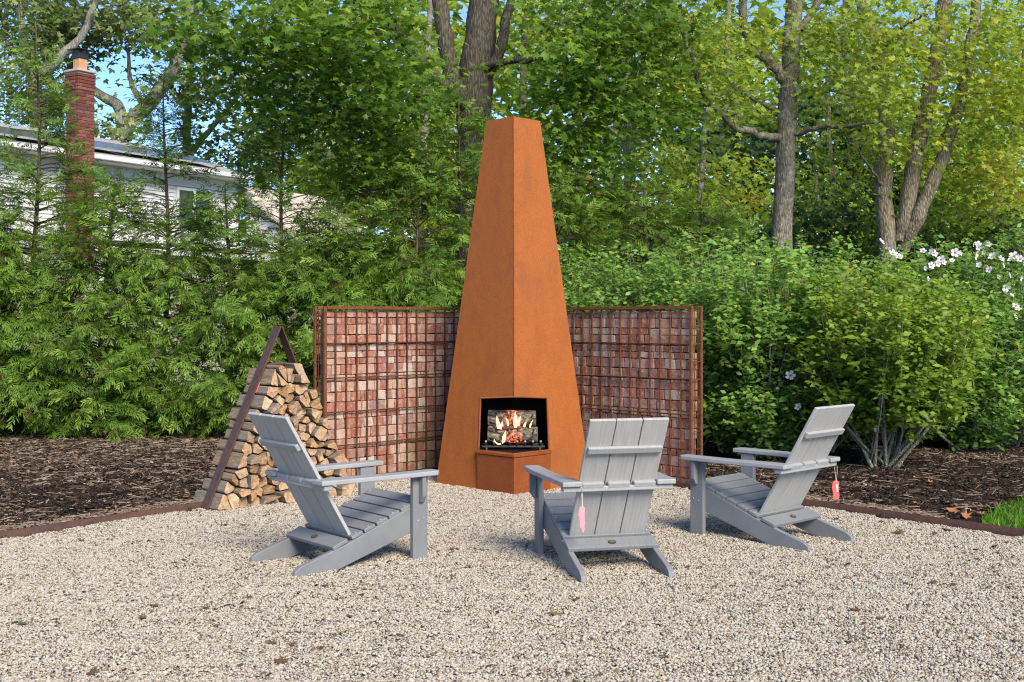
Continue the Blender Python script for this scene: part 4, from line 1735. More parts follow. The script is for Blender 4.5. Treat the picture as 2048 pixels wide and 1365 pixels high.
def build_flower():
    V, F, A = [], [], []
    for k in range(5):
        a = k * 2 * np.pi / 5
        ca, sa = math.cos(a), math.sin(a)
        pet = [(.10, 0, 0), (.45, .30, .16), (.80, .38, .30), (1.0, .16, .34), (.98, -.16, .30), (.80, -.38, .27), (.45, -.30, .16)]
        i = len(V)
        for (x, y, z) in pet:
            V.append((x * ca - y * sa, x * sa + y * ca, z + (.03 if k % 2 else 0)))
        for j in range(1, 6):
            F.append((i, i + j, i + j + 1))
        A += [.3 + .1 * k] * 7
    p = fast_mesh('flower', np.array(V), np.array(F), np.array(A))
    p.materials.append(M['petal'])
    V = [(0, 0, .06)]
    F = []
    for j in range(12):
        a = j * np.pi / 6
        r = .28 if j % 2 else .17
        V.append((r * math.cos(a), r * math.sin(a), .125))
    for j in range(12):
        F.append((0, 1 + j, 1 + (j + 1) % 12))
    e = fast_mesh('eye', np.array(V, float), np.array(F))
    e.materials.append(M['petal_eye'])
    ac = Acc()
    ac.tube([(0, 0, .05), (0, 0, .3), (.02, 0, .48)], [.05, .06, .02], 6)
    s = ac.mesh('stamen')
    s.materials.append(M['stamen'])
    return p, e, s


FLOWER_ME = build_flower()


def shrub(label, X, Y, h, w, nshoots, nleaf, seed, mat='leaf_shrub', flowers=(), bare=.18, lsize=.052, bias=0.0, base_spread=.10, nstem=9, skirt=.25):
    rng = np.random.default_rng(500 + seed)
    h *= .95
    gz = float(mulch_z(X, Y)) if Y < 18.4 else -.03
    T = empty('flowering_shrub', (X, Y, gz))
    tag(T, label, 'shrub', 'rose of sharon shrubs along the bed')
    st = Acc()
    P, D, N, S, A = [], [], [], [], []
    per = max(1, int(2.1 * nleaf) // nshoots)
    tips = []
    for k in range(nshoots):
        az = rng.uniform(0, 2 * np.pi)
        rr = math.sqrt(rng.uniform(.02, 1)) * w
        hh = h * (1 - .26 * (rr / w) ** 2) * rng.uniform(.74, 1.08)
        if rng.random() < skirt:
            rr = w * rng.uniform(.45, 1.0)
            hh = h * rng.uniform(.22, .68)
        b0 = np.array((base_spread * rng.normal(), base_spread * rng.normal() * .7, -.03))
        top = np.array((rr * math.cos(az), rr * math.sin(az), hh))
        m1 = b0 + (top - b0) * .35 + np.array((.30 * rr * math.cos(az) * .5, .30 * rr * math.sin(az) * .5, .02)) + rng.normal(0, .04, 3)
        m2 = b0 + (top - b0) * .70 + np.array((.22 * rr * math.cos(az) * .5, .22 * rr * math.sin(az) * .5, .03)) + rng.normal(0, .05, 3)
        path = spline([b0, m1, m2, top], 9)
        thick = .021 if k < 14 else .009
        if k < nstem:
            st.tube(path, np.linspace(thick, .003, 9), 5)
        else:
            st.tube(path[5:], np.linspace(.004, .002, 4), 3)
        # side twigs with leaves
        ntw = 13
        for q in range(ntw):
            t = rng.uniform(bare, 1.0) if q else 1.0
            i = min(7, int(t * 8))
            p = path[i] + (path[i + 1] - path[i]) * (t * 8 - i)
            ta = rng.uniform(0, 2 * np.pi)
            tl = rng.uniform(.10, .38) * (1.2 - .55 * t)
            td = np.array((math.cos(ta), math.sin(ta), rng.uniform(.15, 1.0)))
            if q == 0:
                td = np.array((rng.normal(0, .15), rng.normal(0, .15), 1.)); tl = .10
            e = p + td * tl
            if q % 4 == 1:
                st.tube([p, (p + e) / 2 + rng.normal(0, .008, 3), e], [.0035, .003, .0018], 3)
            nl = max(2, per // ntw)
            u = rng.uniform(0.05, 1.08, nl)
            pos = p + (e - p) * u[:, None] + rng.normal(0, .028, (nl, 3))
            la = rng.uniform(0, 2 * np.pi, nl)
            P.append(pos)
            D.append(np.column_stack([np.cos(la), np.sin(la), rng.normal(.05, .35, nl)]))
            N.append(np.column_stack([rng.normal(.15, .5, nl), rng.normal(-.40, .5, nl), np.full(nl, .8)]))
            S.append(rng.lognormal(0, .25, nl) * lsize * 1.15)
            A.append(np.clip(rng.normal(.34 + .22 * t + bias, .17, nl), 0, 1) + (rng.random(nl) < .012) * .5)
        tips.append(path[-1])
    P = np.concatenate(P)
    low = P[:, 2] < .06
    P[low, 2] = .06
    V, F, AA = scatter(P, np.concatenate(D), np.concatenate(N), np.concatenate(S), OVATE, OVATE_F, np.clip(np.concatenate(A), 0, 1))
    link('stems', st.mesh('stems'), M['bark_shrub'], T, True)
    c = link('foliage', fast_mesh('foliage', V, F, AA), M[mat], T)
    c['kind'] = 'stuff'
    for (px, py, Yf, sz) in flowers:
        g = W3(px, py, Yf) - np.array((X, Y, gz))
        flower_parts(T, Vector(g), (rng.normal(-.1, .75), -1, rng.normal(.45, .55)), sz, rng)
        # flower stalk back into the bush
        ac = Acc()
        g2 = g + np.array((0, .18, -.10))
        ac.tube([g + np.array((0, .01, .0)), g2], .003, 4)
        link('flower_stalk', ac.mesh('flower_stalk'), M['leaf_shrub'], T)
    return T


topfl = [(1762, 484, 12.9, .050), (1778, 492, 12.8, .055), (1786, 508, 12.7, .058), (1798, 515, 12.8, .055), (1846, 503, 12.9, .045)]
topfl2 = [(1868, 508, 12.7, .05), (1883, 520, 12.6, .058), (1862, 532, 12.6, .05), (1910, 506, 12.7, .062), (1950, 511, 12.5, .062), (1956, 489, 12.8, .045),
          (1968, 492, 12.8, .045)]
extra = [(px + random.randint(-12, 12), py + random.randint(-4, 30), Y + random.uniform(-.3, .1), random.uniform(.03, .045)) for px, py, Y, _ in topfl2 for _k in range(2)]
topfl2 += extra
topfl3 = [(1985, 514, 12.5, .055), (2002, 519, 12.6, .052), (2028, 513, 12.5, .062), (2040, 519, 12.4, .05), (2012, 575, 12.2, .055), (2032, 612, 12.1, .045)]
topfl3 += [(px + random.randint(-10, 10), py + random.randint(-6, 40), Y + random.uniform(-.2, .1), random.uniform(.03, .045)) for px, py, Y, _ in topfl3 for _k in range(2)]
shrub('tall rose of sharon with white blooms on top, behind the yellow-green bush', WX(1770, 13.4), 13.4, 2.36, .85, 90, 7000, 1, flowers=topfl)
shrub('tall rose of sharon topped with white blooms, beside the triple trunk tree', WX(1900, 13.3), 13.3, 2.36, .85, 90, 7000, 2, flowers=topfl2)
shrub('rose of sharon with many white blooms at the end of the shrub row', WX(2030, 13.0), 13.0, 2.35, .95, 100, 8000, 3, flowers=topfl3, lsize=.05)
shrub('dark green rose of sharon with two white blooms beside the gabion wall', WX(1535, 12.2), 12.2, 2.2, .92, 150, 15500, 4, flowers=[(1581, 752, 11.45, .060), (1597, 815, 11.45, .046), (1555, 778, 11.6, .022), (1668, 775, 11.7, .02)], bias=.10, bare=.04, lsize=.056, skirt=.42)
shrub('yellow-green rose of sharon with bare forked stems at the base', WX(1772, 11.35), 11.35, 1.98, .92, 105, 10500, 5, 'leaf_shrub_y', bare=.26, base_spread=.07, lsize=.054, nstem=22, skirt=.10,
      flowers=[(1754, 860, 11.0, .03), (1762, 840, 10.95, .02)])
shrub('low spreading dark shrub at the base beyond the forked stems', WX(1935, 12.6), 12.6, 1.75, 1.02, 110, 9500, 6, bias=.04, bare=.03, lsize=.054, base_spread=.14)
shrub('rose of sharon overhanging the gabion wall corner', WX(1395, 13.2), 13.2, 2.28, .80, 100, 7500, 7, bare=.3, skirt=0)
shrub('clipped shrub behind the pinkish gabion wall', WX(1270, 13.7), 13.7, 2.25, .80, 100, 5500, 8, bare=.5, lsize=.052, skirt=0)
shrub('clipped shrub between the fireplace and the thin arborvitae', WX(1150, 14.0), 14.0, 2.28, .75, 90, 5000, 9, bare=.5, lsize=.052, skirt=0)
shrub('rose of sharon below the grey tree trunk', WX(1500, 13.9), 13.9, 2.40, .80, 90, 7000, 10, bare=.2)
shrub('rose of sharon filling the gap below the grey trunk and the triple trunk tree', WX(1630, 13.8), 13.8, 2.36, .85, 95, 7500, 11, bare=.12)
shrub('yellow-tinged rose of sharon between the dark and the light bush', WX(1655, 12.5), 12.5, 1.95, .60, 70, 5500, 12, 'leaf_shrub_y', bare=.2, bias=.08)


# ------------------------------------------------------------------ broad-leaved trees
def deciduous(name, label, base, stems, blobs, leafmat, barkmat, seed, leaf=('maple', .10), per=26, spread=(.30, .13), group='trees round the garden',
              cat='tree', sides=8, droop=.15, bias=0.0, clear=None):
    """stems: list of (points, r0, r1) in world space; blobs: (centre, radii, clusters)"""
    rng = np.random.default_rng(900 + seed)
    base = np.array(base, float)
    T = empty(name, base)
    tag(T, label, cat, group)
    tr, bch = Acc(), Acc()
    nodes, nrad = [], []
    for pts, r0, r1 in stems:
        sp = spline(np.array(pts, float), max(10, 5 * len(pts)))
        sp[1:-1] += rng.normal(0, .012, (len(sp) - 2, 3))
        rad = np.linspace(r0, r1, len(sp)) * (1 + rng.normal(0, .02, len(sp)))
        if np.allclose(sp[0], base, atol=.3):
            rad[0] *= 1.25
        tr.tube(sp - base, rad, sides if r0 > .06 else 6, wob=.03)
        nodes += list(sp)
        nrad += list(rad)
    C, B = [], []
    for bi, (c, r, k) in enumerate(blobs):
        u = norm(rng.normal(0, 1, (k, 3)))
        rr = rng.uniform(.25, 1, k) ** .5
        C.append(np.array(c) + u * rr[:, None] * np.array(r))
        B.append(np.full(k, rng.normal(0, .10)))
    C = np.concatenate(C)
    B = np.concatenate(B)
    if clear:                                              # an open window in the crown where the trunk shows
        x0, x1, ym, z0_ = clear
        keep = ~((C[:, 0] > x0) & (C[:, 0] < x1) & (C[:, 1] < ym) & (C[:, 2] > z0_))
        C, B = C[keep], B[keep]
    nodes = np.array(nodes)
    nrad = np.array(nrad)
    order = np.argsort(np.min(np.linalg.norm(C[:, None] - nodes[None], axis=-1), axis=1))
    NA, NR = nodes.copy(), nrad.copy()
    for i in order:
        c = C[i]
        dv = c - NA
        dist = np.linalg.norm(dv, axis=1) + np.maximum(0, NA[:, 2] - c[2]) * .7
        j = int(np.argmin(dist))
        p0 = NA[j]
        L = np.linalg.norm(c - p0)
        if L < .05:
            continue
        mid = p0 + (c - p0) * .5 + np.array((0, 0, .12 * L)) + rng.normal(0, .06 * L, 3)
        n = 4 if L < 1 else 6
        path = spline([p0, mid, c], n)
        r0 = min(NR[j] * .55, .012 + .016 * L)
        rad = np.linspace(r0, .004, n)
        bch.tube(path - base, rad, 3 if r0 < .03 else 5)
        NA = np.vstack([NA, path[1:]])
        NR = np.concatenate([NR, rad[1:]])
    n = len(C)
    m = rng.poisson(per, n).clip(3)
    idx = np.repeat(np.arange(n), m)
    k = len(idx)
    P = C[idx] + np.column_stack([rng.normal(0, spread[0], (k, 2)), rng.normal(0, spread[1], k)])
    P[:, 2] -= droop * np.linalg.norm(P[:, :2] - C[idx][:, :2], axis=1)
    a = rng.uniform(0, 2 * np.pi, k)
    out = (P - C[idx]) * np.array((1.5, 1.5, 0))
    D = np.column_stack([np.cos(a), np.sin(a), rng.normal(-.35, .3, k)]) + out
    N = np.column_stack([rng.normal(.12, .5, k), rng.normal(-.38, .5, k), np.full(k, .8)])
    S = leaf[1] * rng.uniform(.65, 1.2, k)
    clv = rng.normal(0, .12, n)
    A = np.clip(rng.normal(.45 + bias, .18, k) + clv[idx] + B[idx], 0, 1)
    Tm, Fm = {'maple': (MAPLE, MAPLE_F), 'ovate': (OVATE, OVATE_F), 'tri': (TRI, TRI_F)}[leaf[0]]
    V, F, AA = scatter(P - base, D, N, S, Tm, Fm, A)
    link('trunk', tr.mesh('trunk'), barkmat, T, True)
    q = link('branches', bch.mesh('branches'), barkmat, T, True)
    q['kind'] = 'stuff'
    c = link('crown', fast_mesh('crown', V, F, AA), leafmat, T)
    c['kind'] = 'stuff'
    return len(F)


def bl(px, py, Y, rx, ry, rz, k):
    return (W3(px, py, Y), (rx, ry, rz), k)


nt = 0
# the big dark maple behind the fireplace
YM = 16.8
b = (WX(945, YM), YM, 0)
nt += deciduous('maple_tree', 'large dark maple whose limbs spread behind the top of the fireplace', b,
    [([b, W3(948, 420, YM), W3(950, 190, YM), W3(962, 60, YM), W3(975, -150, YM), W3(985, -420, YM)], .29, .17),
     ([W3(945, 235, YM), W3(905, 160, YM - .2), W3(890, 60, YM - .3), W3(860, -140, YM - .4)], .15, .09),
     ([W3(930, 215, YM), W3(880, 170, YM - .6), W3(800, 70, YM - 1.1), W3(735, -10, YM - 1.6), W3(660, -120, YM - 2)], .13, .06),
     ([W3(960, 180, YM), W3(1000, 100, YM - .2), W3(1018, 10, YM - .3), W3(1060, -150, YM - .3)], .10, .05),
     ([W3(800, 70, YM - 1.1), W3(690, 60, YM - 2.2), W3(560, 70, YM - 3.0), W3(470, 110, YM - 3.4)], .05, .015),
     ([W3(975, 130, YM - .2), W3(1100, 120, YM - .8), W3(1220, 170, YM - 1.0), W3(1290, 220, YM - 1.1)], .055, .015)],
    [bl(455, 70, 13.3, .75, .8, .55, 20), bl(560, 120, 13.5, .8, .9, .65, 34), bl(620, 225, 14.2, .75, .8, .4, 16), bl(690, 60, 13.8, .9, 1., .6, 38),
     bl(770, 180, 14.3, .95, 1., .7, 42), bl(760, 330, 15.0, .8, .7, .5, 24), bl(860, 60, 14.6, .9, 1., .6, 20), bl(870, 270, 15.4, .75, .7, .7, 28),
     bl(960, 60, 15.6, .6, .5, .5, 6), bl(1075, 80, 15.0, .9, 1., .7, 38), bl(1100, 230, 15.6, .8, .8, .7, 34), bl(1180, 340, 15.9, .8, .8, .7, 32), bl(1090, 400, 16.0, .5, .6, .6, 12),
     bl(1210, 110, 15.4, .9, 1., .7, 36), bl(1285, 220, 15.7, .8, .8, .7, 28), bl(1300, 40, 15.2, .8, 1., .6, 26), bl(420, -90, 13.5, 1., 1., .6, 22),
     bl(640, -110, 14.0, 1.2, 1.2, .7, 32), bl(860, -140, 14.6, 1.2, 1.2, .8, 22), bl(1080, -140, 15, 1.3, 1.2, .8, 34), bl(1280, -120, 15.2, 1.1, 1.2, .7, 24),
     bl(900, -330, 16, 2.6, 2, 1.0, 26), bl(540, 20, 12.6, .8, .5, .4, 18)],
    M['leaf_maple'], M['bark_maple'], 1, ('maple', .125), 30, (.24, .11), clear=(-.95, .10, 16.7, 3.75))

# grey trunk on the right
YG = 17.2
b = (WX(1566, YG), YG, 0)
nt += deciduous('oak_tree', 'single grey mottled trunk with curved limbs rising from the shrub row', b,
    [([b, W3(1564, 480, YG), W3(1572, 300, YG), W3(1580, 150, YG), W3(1588, 0, YG), W3(1600, -200, YG), W3(1605, -420, YG)], .165, .105),
     ([W3(1572, 165, YG), W3(1545, 130, YG - .1), W3(1510, 95, YG - .2), W3(1486, 40, YG - .3), W3(1484, -60, YG - .4), W3(1470, -200, YG - .5)], .085, .05),
     ([W3(1562, 278, YG), W3(1535, 272, YG - .3), W3(1480, 258, YG - .5), W3(1440, 225, YG - .7), W3(1405, 180, YG - .9), W3(1380, 105, YG - 1.0), W3(1352, 40, YG - 1.1)], .065, .02),
     ([W3(1562, 225, YG), W3(1500, 195, YG + .2), W3(1430, 140, YG + .3), W3(1370, 90, YG + .2)], .045, .015),
     ([W3(1578, 272, YG), W3(1640, 258, YG - .4), W3(1700, 252, YG - .8), W3(1765, 243, YG - 1.2)], .045, .018),
     ([W3(1578, 195, YG), W3(1605, 182, YG - .2), W3(1660, 180, YG - .4), W3(1720, 198, YG - .8)], .05, .015),
     ([W3(1600, 60, YG), W3(1640, 0, YG), W3(1680, -120, YG)], .06, .04)],
    [bl(1385, 90, 16.2, .8, .8, .6, 26), bl(1340, 180, 16.4, .6, .7, .6, 18), bl(1430, 200, 16.4, .55, .6, .5, 12), bl(1480, 80, 16.8, .55, .7, .5, 12), bl(1330, 30, 16.4, .7, .8, .5, 20),
     bl(1660, 90, 16.6, .75, .8, .55, 24), bl(1690, 200, 16.2, .7, .7, .45, 18), bl(1640, 30, 16.8, .6, .8, .4, 14), bl(1420, -110, 16.5, 1.2, 1.2, .7, 24),
     bl(1600, -130, 17, 1.3, 1.2, .7, 22), bl(1620, -380, 17, 2.6, 2, 1.0, 40), bl(1460, 320, 16.9, .5, .5, .4, 8)],
    M['leaf_yg'], M['bark_grey'], 2, ('maple', .11), 24, (.25, .10), bias=-.12)

# triple trunk
YT = 18.3
b = (WX(1800, YT), YT, 0)
nt += deciduous('maple_tree', 'triple stemmed furrowed maple leaning right among yellow-green leaves', b,
    [([b, W3(1772, 470, YT), W3(1768, 350, YT), W3(1772, 230, YT), W3(1752, 110, YT), W3(1722, 0, YT), W3(1690, -160, YT), W3(1660, -380, YT)], .155, .085),
     ([W3(1800, 480, YT), W3(1812, 430, YT - .1), W3(1830, 320, YT - .1), W3(1855, 200, YT - .1), W3(1875, 100, YT - .1), W3(1890, 0, YT - .1), W3(1905, -180, YT), W3(1915, -400, YT)], .150, .095),
     ([W3(1805, 500, YT), W3(1838, 430, YT - .25), W3(1880, 330, YT - .3), W3(1915, 220, YT - .3), W3(1940, 100, YT - .3), W3(1955, -20, YT - .3), W3(1975, -250, YT - .3)], .118, .072),
     ([W3(1760, 100, YT), W3(1800, 60, YT - .6), W3(1850, 25, YT - 1.2)], .04, .015),
     ([W3(1768, 380, YT), W3(1730, 320, YT - .5), W3(1690, 270, YT - .9)], .03, .01)],
    [bl(1745, 60, 17.3, .8, .8, .5, 24), bl(1820, 110, 17.2, .8, .8, .6, 26), bl(1760, 180, 17.0, .6, .7, .4, 14), bl(1840, 260, 17.6, .6, .7, .5, 12), bl(1950, 60, 17.2, .8, .8, .6, 26),
     bl(1990, 180, 17.4, .8, .8, .6, 28), bl(1930, 290, 18.6, .8, .8, .6, 24), bl(2010, 310, 18, .8, .8, .6, 28), bl(1985, 400, 18.6, .8, .7, .5, 24), bl(1890, 400, 19.2, .7, .7, .5, 16),
     bl(1720, 330, 18.6, .6, .6, .5, 14), bl(1850, -110, 17.5, 1.8, 1.4, .7, 36), bl(1850, -360, 18, 2.8, 2, 1.0, 40), bl(2070, 120, 17.2, .8, .8, .8, 24)],
    M['leaf_yg'], M['bark_rough'], 3, ('maple', .115), 24, (.26, .11), bias=.12)

# far woods: every tree its own crown and trunk
FAR = [
    # name, label, px trunk, Y, limbs, blobs, leaf, bark, bias
    ('oak_tree', 'pale limbed oak forking behind the brick chimney against blue sky', 238, 33,
     [([(238, 520), (240, 300), (246, 262), (300, 205), (350, 130), (380, 20), (400, -160)], .34, .10), ([(246, 268), (238, 215), (200, 190), (150, 150), (110, 60)], .20, .05), ([(290, 215), (262, 165), (255, 100)], .10, .04)],
     [(60, 40, 1.6, .9, 34), (130, 90, 1.3, .8, 30), (200, 30, 1.3, .7, 26), (300, 40, 1.2, .7, 22), (350, 60, 1.5, .9, 36), (430, 150, 1.3, 1., 32), (330, 170, .7, .5, 9), (170, -80, 2.4, 1.2, 26), (380, -90, 2.4, 1.2, 26), (260, 350, 1.6, .7, 14), (215, 255, .6, .4, 4)], 'leaf_oak', 'bark_pale', .10),
    ('oak_tree', 'pale oak with a leaning limb left of the brick chimney', 95, 31,
     [([(95, 520), (78, 260), (70, 170), (95, 140), (130, 105), (170, 60), (210, -60)], .28, .07), ([(75, 200), (50, 100), (30, -60)], .16, .06)],
     [(20, 60, 1.4, 1., 36), (90, 10, 1.3, .8, 32), (25, 190, 1.3, .9, 34), (110, 190, 1.1, .7, 20), (40, 310, 1.3, .8, 26), (230, 260, .8, .5, 10), (-60, 80, 1.6, 1.6, 20), (80, -100, 2.2, 1.0, 20)], 'leaf_oak', 'bark_pale', .16),
    ('oak_tree', 'slim pale trunks standing behind the house roof', 372, 36,
     [([(370, 520), (372, 300), (378, 180), (390, 40), (400, -160)], .17, .08), ([(372, 320), (420, 260), (470, 200), (520, 120)], .10, .04)],
     [(500, 200, 1.9, 1.1, 28), (440, 300, 1.8, .8, 26), (560, 300, 1.9, 1.0, 28), (600, 140, 2.0, 1.2, 30), (330, 20, 1.6, .8, 14), (520, 40, 2.2, 1.2, 26), (480, -120, 2.6, 1.1, 20)], 'leaf_oak', 'bark_pale', -.08),
    ('woodland_tree', 'dense mid green tree far behind the pale wing roof', 700, 37,
     [([(700, 560), (705, 350), (712, 150), (720, -100)], .22, .08)],
     [(660, 330, 1.7, 1.0, 34), (760, 380, 1.5, .9, 28), (720, 220, 1.7, 1.0, 28), (820, 280, 1.4, .9, 22), (640, 430, 1.6, .7, 20), (780, 80, 1.8, 1.2, 30), (880, 420, 1.4, .8, 24), (900, 260, 1.5, 1.0, 22)], 'leaf_yg', 'bark_grey', -.12),
    ('woodland_tree', 'golden backlit tree glimpsed left of the fireplace top', 850, 27,
     [([(850, 560), (845, 380), (850, 250), (860, 0)], .16, .06)],
     [(850, 300, .9, .8, 16), (800, 350, 1.0, .7, 16), (880, 200, .9, .8, 14), (860, 420, 1.0, .6, 14)], 'leaf_yellow', 'bark_grey', -.1),
    ('woodland_tree', 'orange autumn tree glimpsed right of the fireplace', 1150, 24,
     [([(1150, 560), (1150, 430), (1160, 330), (1170, 200)], .10, .03)],
     [(1150, 400, .55, .45, 14), (1185, 440, .6, .4, 12), (1130, 460, .5, .35, 8)], 'leaf_orange', 'bark_grey', 0),
    ('woodland_tree', 'bleached tall trunk with grey foliage right of the fireplace', 1258, 31,
     [([(1262, 560), (1258, 300), (1255, 200), (1248, 80), (1240, -150)], .19, .08), ([(1258, 290), (1225, 262), (1190, 250)], .07, .03), ([(1256, 180), (1290, 90), (1330, 20)], .08, .03)],
     [(1200, 160, 1.6, 1.0, 18), (1290, 120, 1.5, 1.0, 18), (1350, 240, 1.5, 1.0, 20), (1200, 320, 1.5, .8, 16), (1280, 20, 1.8, .9, 18), (1180, 40, 1.6, .9, 14)], 'leaf_oak', 'bark_pale', .12),
    ('woodland_tree', 'yellow-green understorey tree between thin leader and grey trunk', 1400, 23,
     [([(1400, 600), (1398, 450), (1405, 320), (1420, 150)], .11, .04)],
     [(1340, 340, .9, .7, 24), (1420, 380, .9, .7, 26), (1360, 430, .9, .6, 24), (1470, 440, .9, .6, 22), (1290, 420, .9, .6, 22), (1500, 360, .7, .6, 12), (1240, 470, .9, .5, 18)], 'leaf_yg', 'bark_grey', .02),
    ('woodland_tree', 'dark blue-green tree behind the curved limb of the grey trunk', 1470, 27,
     [([(1490, 600), (1488, 440), (1478, 350), (1470, 200)], .14, .05), ([(1487, 410), (1450, 400), (1430, 370)], .06, .02)],
     [(1450, 300, 1.2, .7, 30), (1520, 330, 1.0, .7, 22), (1480, 380, 1.2, .5, 20), (1420, 260, .8, .5, 12)], 'leaf_dark', 'bark_maple', 0),
    ('woodland_tree', 'dark green understorey tree between the grey trunk and triple trunk', 1670, 25,
     [([(1670, 600), (1668, 450), (1660, 300), (1655, 150)], .13, .04)],
     [(1650, 330, 1.0, .7, 24), (1700, 420, 1.1, .7, 28), (1630, 430, .9, .7, 22), (1700, 280, .8, .6, 14), (1740, 480, 1.0, .4, 16), (1620, 220, .8, .6, 14)], 'leaf_dark', 'bark_maple', .06),
    ('woodland_tree', 'bright young maple between the grey trunk and triple trunk', 1640, 21,
     [([(1640, 600), (1640, 470), (1632, 380), (1628, 300)], .06, .02)],
     [(1640, 380, .5, .5, 12), (1615, 440, .5, .4, 10), (1690, 460, .6, .4, 12), (1630, 300, .4, .4, 6)], 'leaf_yg', 'bark_grey', -.12),
    ('woodland_tree', 'golden sunlit tree at the end of the shrub row', 1990, 22.5,
     [([(1988, 620), (1990, 470), (2000, 380), (2030, 250), (2050, 100)], .13, .05), ([(1992, 440), (2030, 400), (2060, 380)], .05, .02)],
     [(1960, 220, 1.1, .8, 30), (2040, 160, 1.1, .9, 32), (2030, 320, 1.1, .9, 34), (1930, 360, .9, .7, 22), (2000, 430, 1.1, .6, 24), (1880, 280, .9, .7, 18), (2050, 30, 1.0, .8, 24), (1960, 80, .9, .7, 18)], 'leaf_yellow', 'bark_rough', -.02),
    ('woodland_tree', 'dark thicket tree low behind the triple trunk', 1880, 24,
     [([(1880, 620), (1885, 480), (1890, 380)], .10, .03)],
     [(1870, 440, 1.0, .5, 24), (1960, 460, 1.1, .5, 24), (2040, 450, 1.0, .5, 20), (1800, 400, .8, .6, 14)], 'leaf_dark', 'bark_maple', .0),
    ('woodland_tree', 'yellow-green tree high between the grey trunk and triple trunk', 1690, 26,
     [([(1700, 620), (1702, 380), (1695, 200), (1690, -60)], .17, .06)],
     [(1650, 130, 1.2, .9, 24), (1760, 120, 1.2, .9, 26), (1700, 230, 1.1, .8, 22), (1800, 260, 1.1, .8, 22), (1840, 130, 1.1, .8, 20), (1720, 20, 1.4, .7, 18), (1860, 20, 1.4, .7, 18)], 'leaf_yellow', 'bark_grey', -.16),
    ('woodland_tree', 'pale yellow tree high left of the grey trunk', 1440, 29,
     [([(1440, 620), (1442, 380), (1450, 200), (1460, -60)], .18, .06)],
     [(1440, 150, 1.3, .9, 24), (1370, 200, 1.2, .8, 20), (1510, 190, 1.1, .8, 16), (1400, 60, 1.3, .8, 16), (1530, 260, 1.0, .7, 14)], 'leaf_yellow', 'bark_grey', -.12),
    ('woodland_tree', 'grey-green tree deep behind the fireplace', 1040, 34,
     [([(1040, 560), (1045, 300), (1050, 0)], .2, .08)],
     [(1040, 180, 1.6, 1.2, 24), (980, 330, 1.5, 1.1, 22), (1100, 320, 1.5, 1.2, 26), (940, 120, 1.4, 1.2, 18), (1120, 440, 1.6, .8, 30), (960, 460, 1.4, .6, 20), (1100, 60, 1.6, 1.0, 26), (1180, 220, 1.5, 1., 24)], 'leaf_yg', 'bark_grey', -.08),
]
UND = [(1230, 20.5, 'leaf_yg', -.1, 'low yellow-green thicket bush behind the clipped shrubs'), (1350, 19.5, 'leaf_dark', .2, 'low dark thicket bush behind the thin arborvitae'),
       (1480, 20.5, 'leaf_yg', -.15, 'low thicket bush just left of the grey trunk'), (1620, 20, 'leaf_dark', .2, 'low dark thicket bush just right of the grey trunk'),
       (1720, 21, 'leaf_yg', -.2, 'low thicket bush left of the triple trunk'), (1860, 20, 'leaf_dark', .2, 'low dark thicket bush right of the triple trunk'),
       (1960, 20.5, 'leaf_yg', -.18, 'low thicket bush below the golden tree'), (2060, 19.5, 'leaf_dark', .22, 'low dark thicket bush at the far end of the shrubs'),
       (1090, 20, 'leaf_dark', .25, 'low dark thicket bush behind the fireplace shoulder')]
for px, Y, lm, bias, lb in UND:
    FAR.append(('thicket_bush', lb, px, Y, [([(px, 700), (px + 5, 620), (px - 5, 520)], .05, .02)],
                [(px - 40, 560, .8, .6, 26), (px + 40, 540, .8, .6, 26), (px, 480, .8, .55, 26), (px + 10, 640, 1.0, .6, 20)], lm, 'bark_maple', bias))
for i, (nm, lb, px, Y, limbs, blobs, lm, bk_, bias) in enumerate(FAR):
    stems = []
    for k, (pl, r0, r1) in enumerate(limbs):
        dz = 0 if k == 0 else -.2 * k
        pts = [W3(x, y, Y + dz * (j / max(1, len(pl) - 1))) for j, (x, y) in enumerate(pl)]
        if k == 0:
            pts = [np.array((pts[0][0], Y, -.03))] + pts
        stems.append((pts, r0, r1))
    rng = np.random.default_rng(i)
    bls = [(W3(x, y, Y + rng.uniform(-1, 1)), (rx, rx * .9, rz), k) for (x, y, rx, rz, k) in blobs]
    s = Y / 30
    nt += deciduous(nm, lb, (stems[0][0][0][0], Y, -.03), stems, bls, M[lm], M[bk_], 40 + i, ('tri', .155 * s), 22, (.34 * s, .20 * s), group='trees of the wood behind', sides=8, bias=bias)
print('tree tris', nt)

# distant woodland that reads as one mass
rng = np.random.default_rng(77)
P = []
for k in range(6400):
    a = rng.uniform(-.62, .62)
    Y = rng.uniform(44, 62)
    x = Y * math.tan(a)
    top = (15.5 + 3.0 * math.sin(a * 11 + 1) + 1.5 * math.sin(a * 31)) if a > -.22 else 5.2
    top += rng.normal(0, .8)
    P.append((x, Y, rng.uniform(0, 1) ** 1.1 * top))
P = np.array(P)
m = rng.poisson(4.4, len(P))
idx = np.repeat(np.arange(len(P)), m)
Q = P[idx] + rng.normal(0, .55, (len(idx), 3))
n = len(Q)
a = rng.uniform(0, 6.28, n)
V, F, A = scatter(Q, np.column_stack([np.cos(a), np.sin(a), rng.normal(-.2, .3, n)]), np.column_stack([rng.normal(0, .6, (n, 2)), np.ones(n)]), rng.uniform(.42, .72, n), TRI, TRI_F,
                  np.clip(rng.normal(.42, .18, n) + rng.normal(0, .15, len(P))[idx], 0, .9))
o = link('distant_woodland', fast_mesh('distant_woodland', V, F, A), M['leaf_yg'])
o['kind'] = 'stuff'
print('distant tris', len(F))


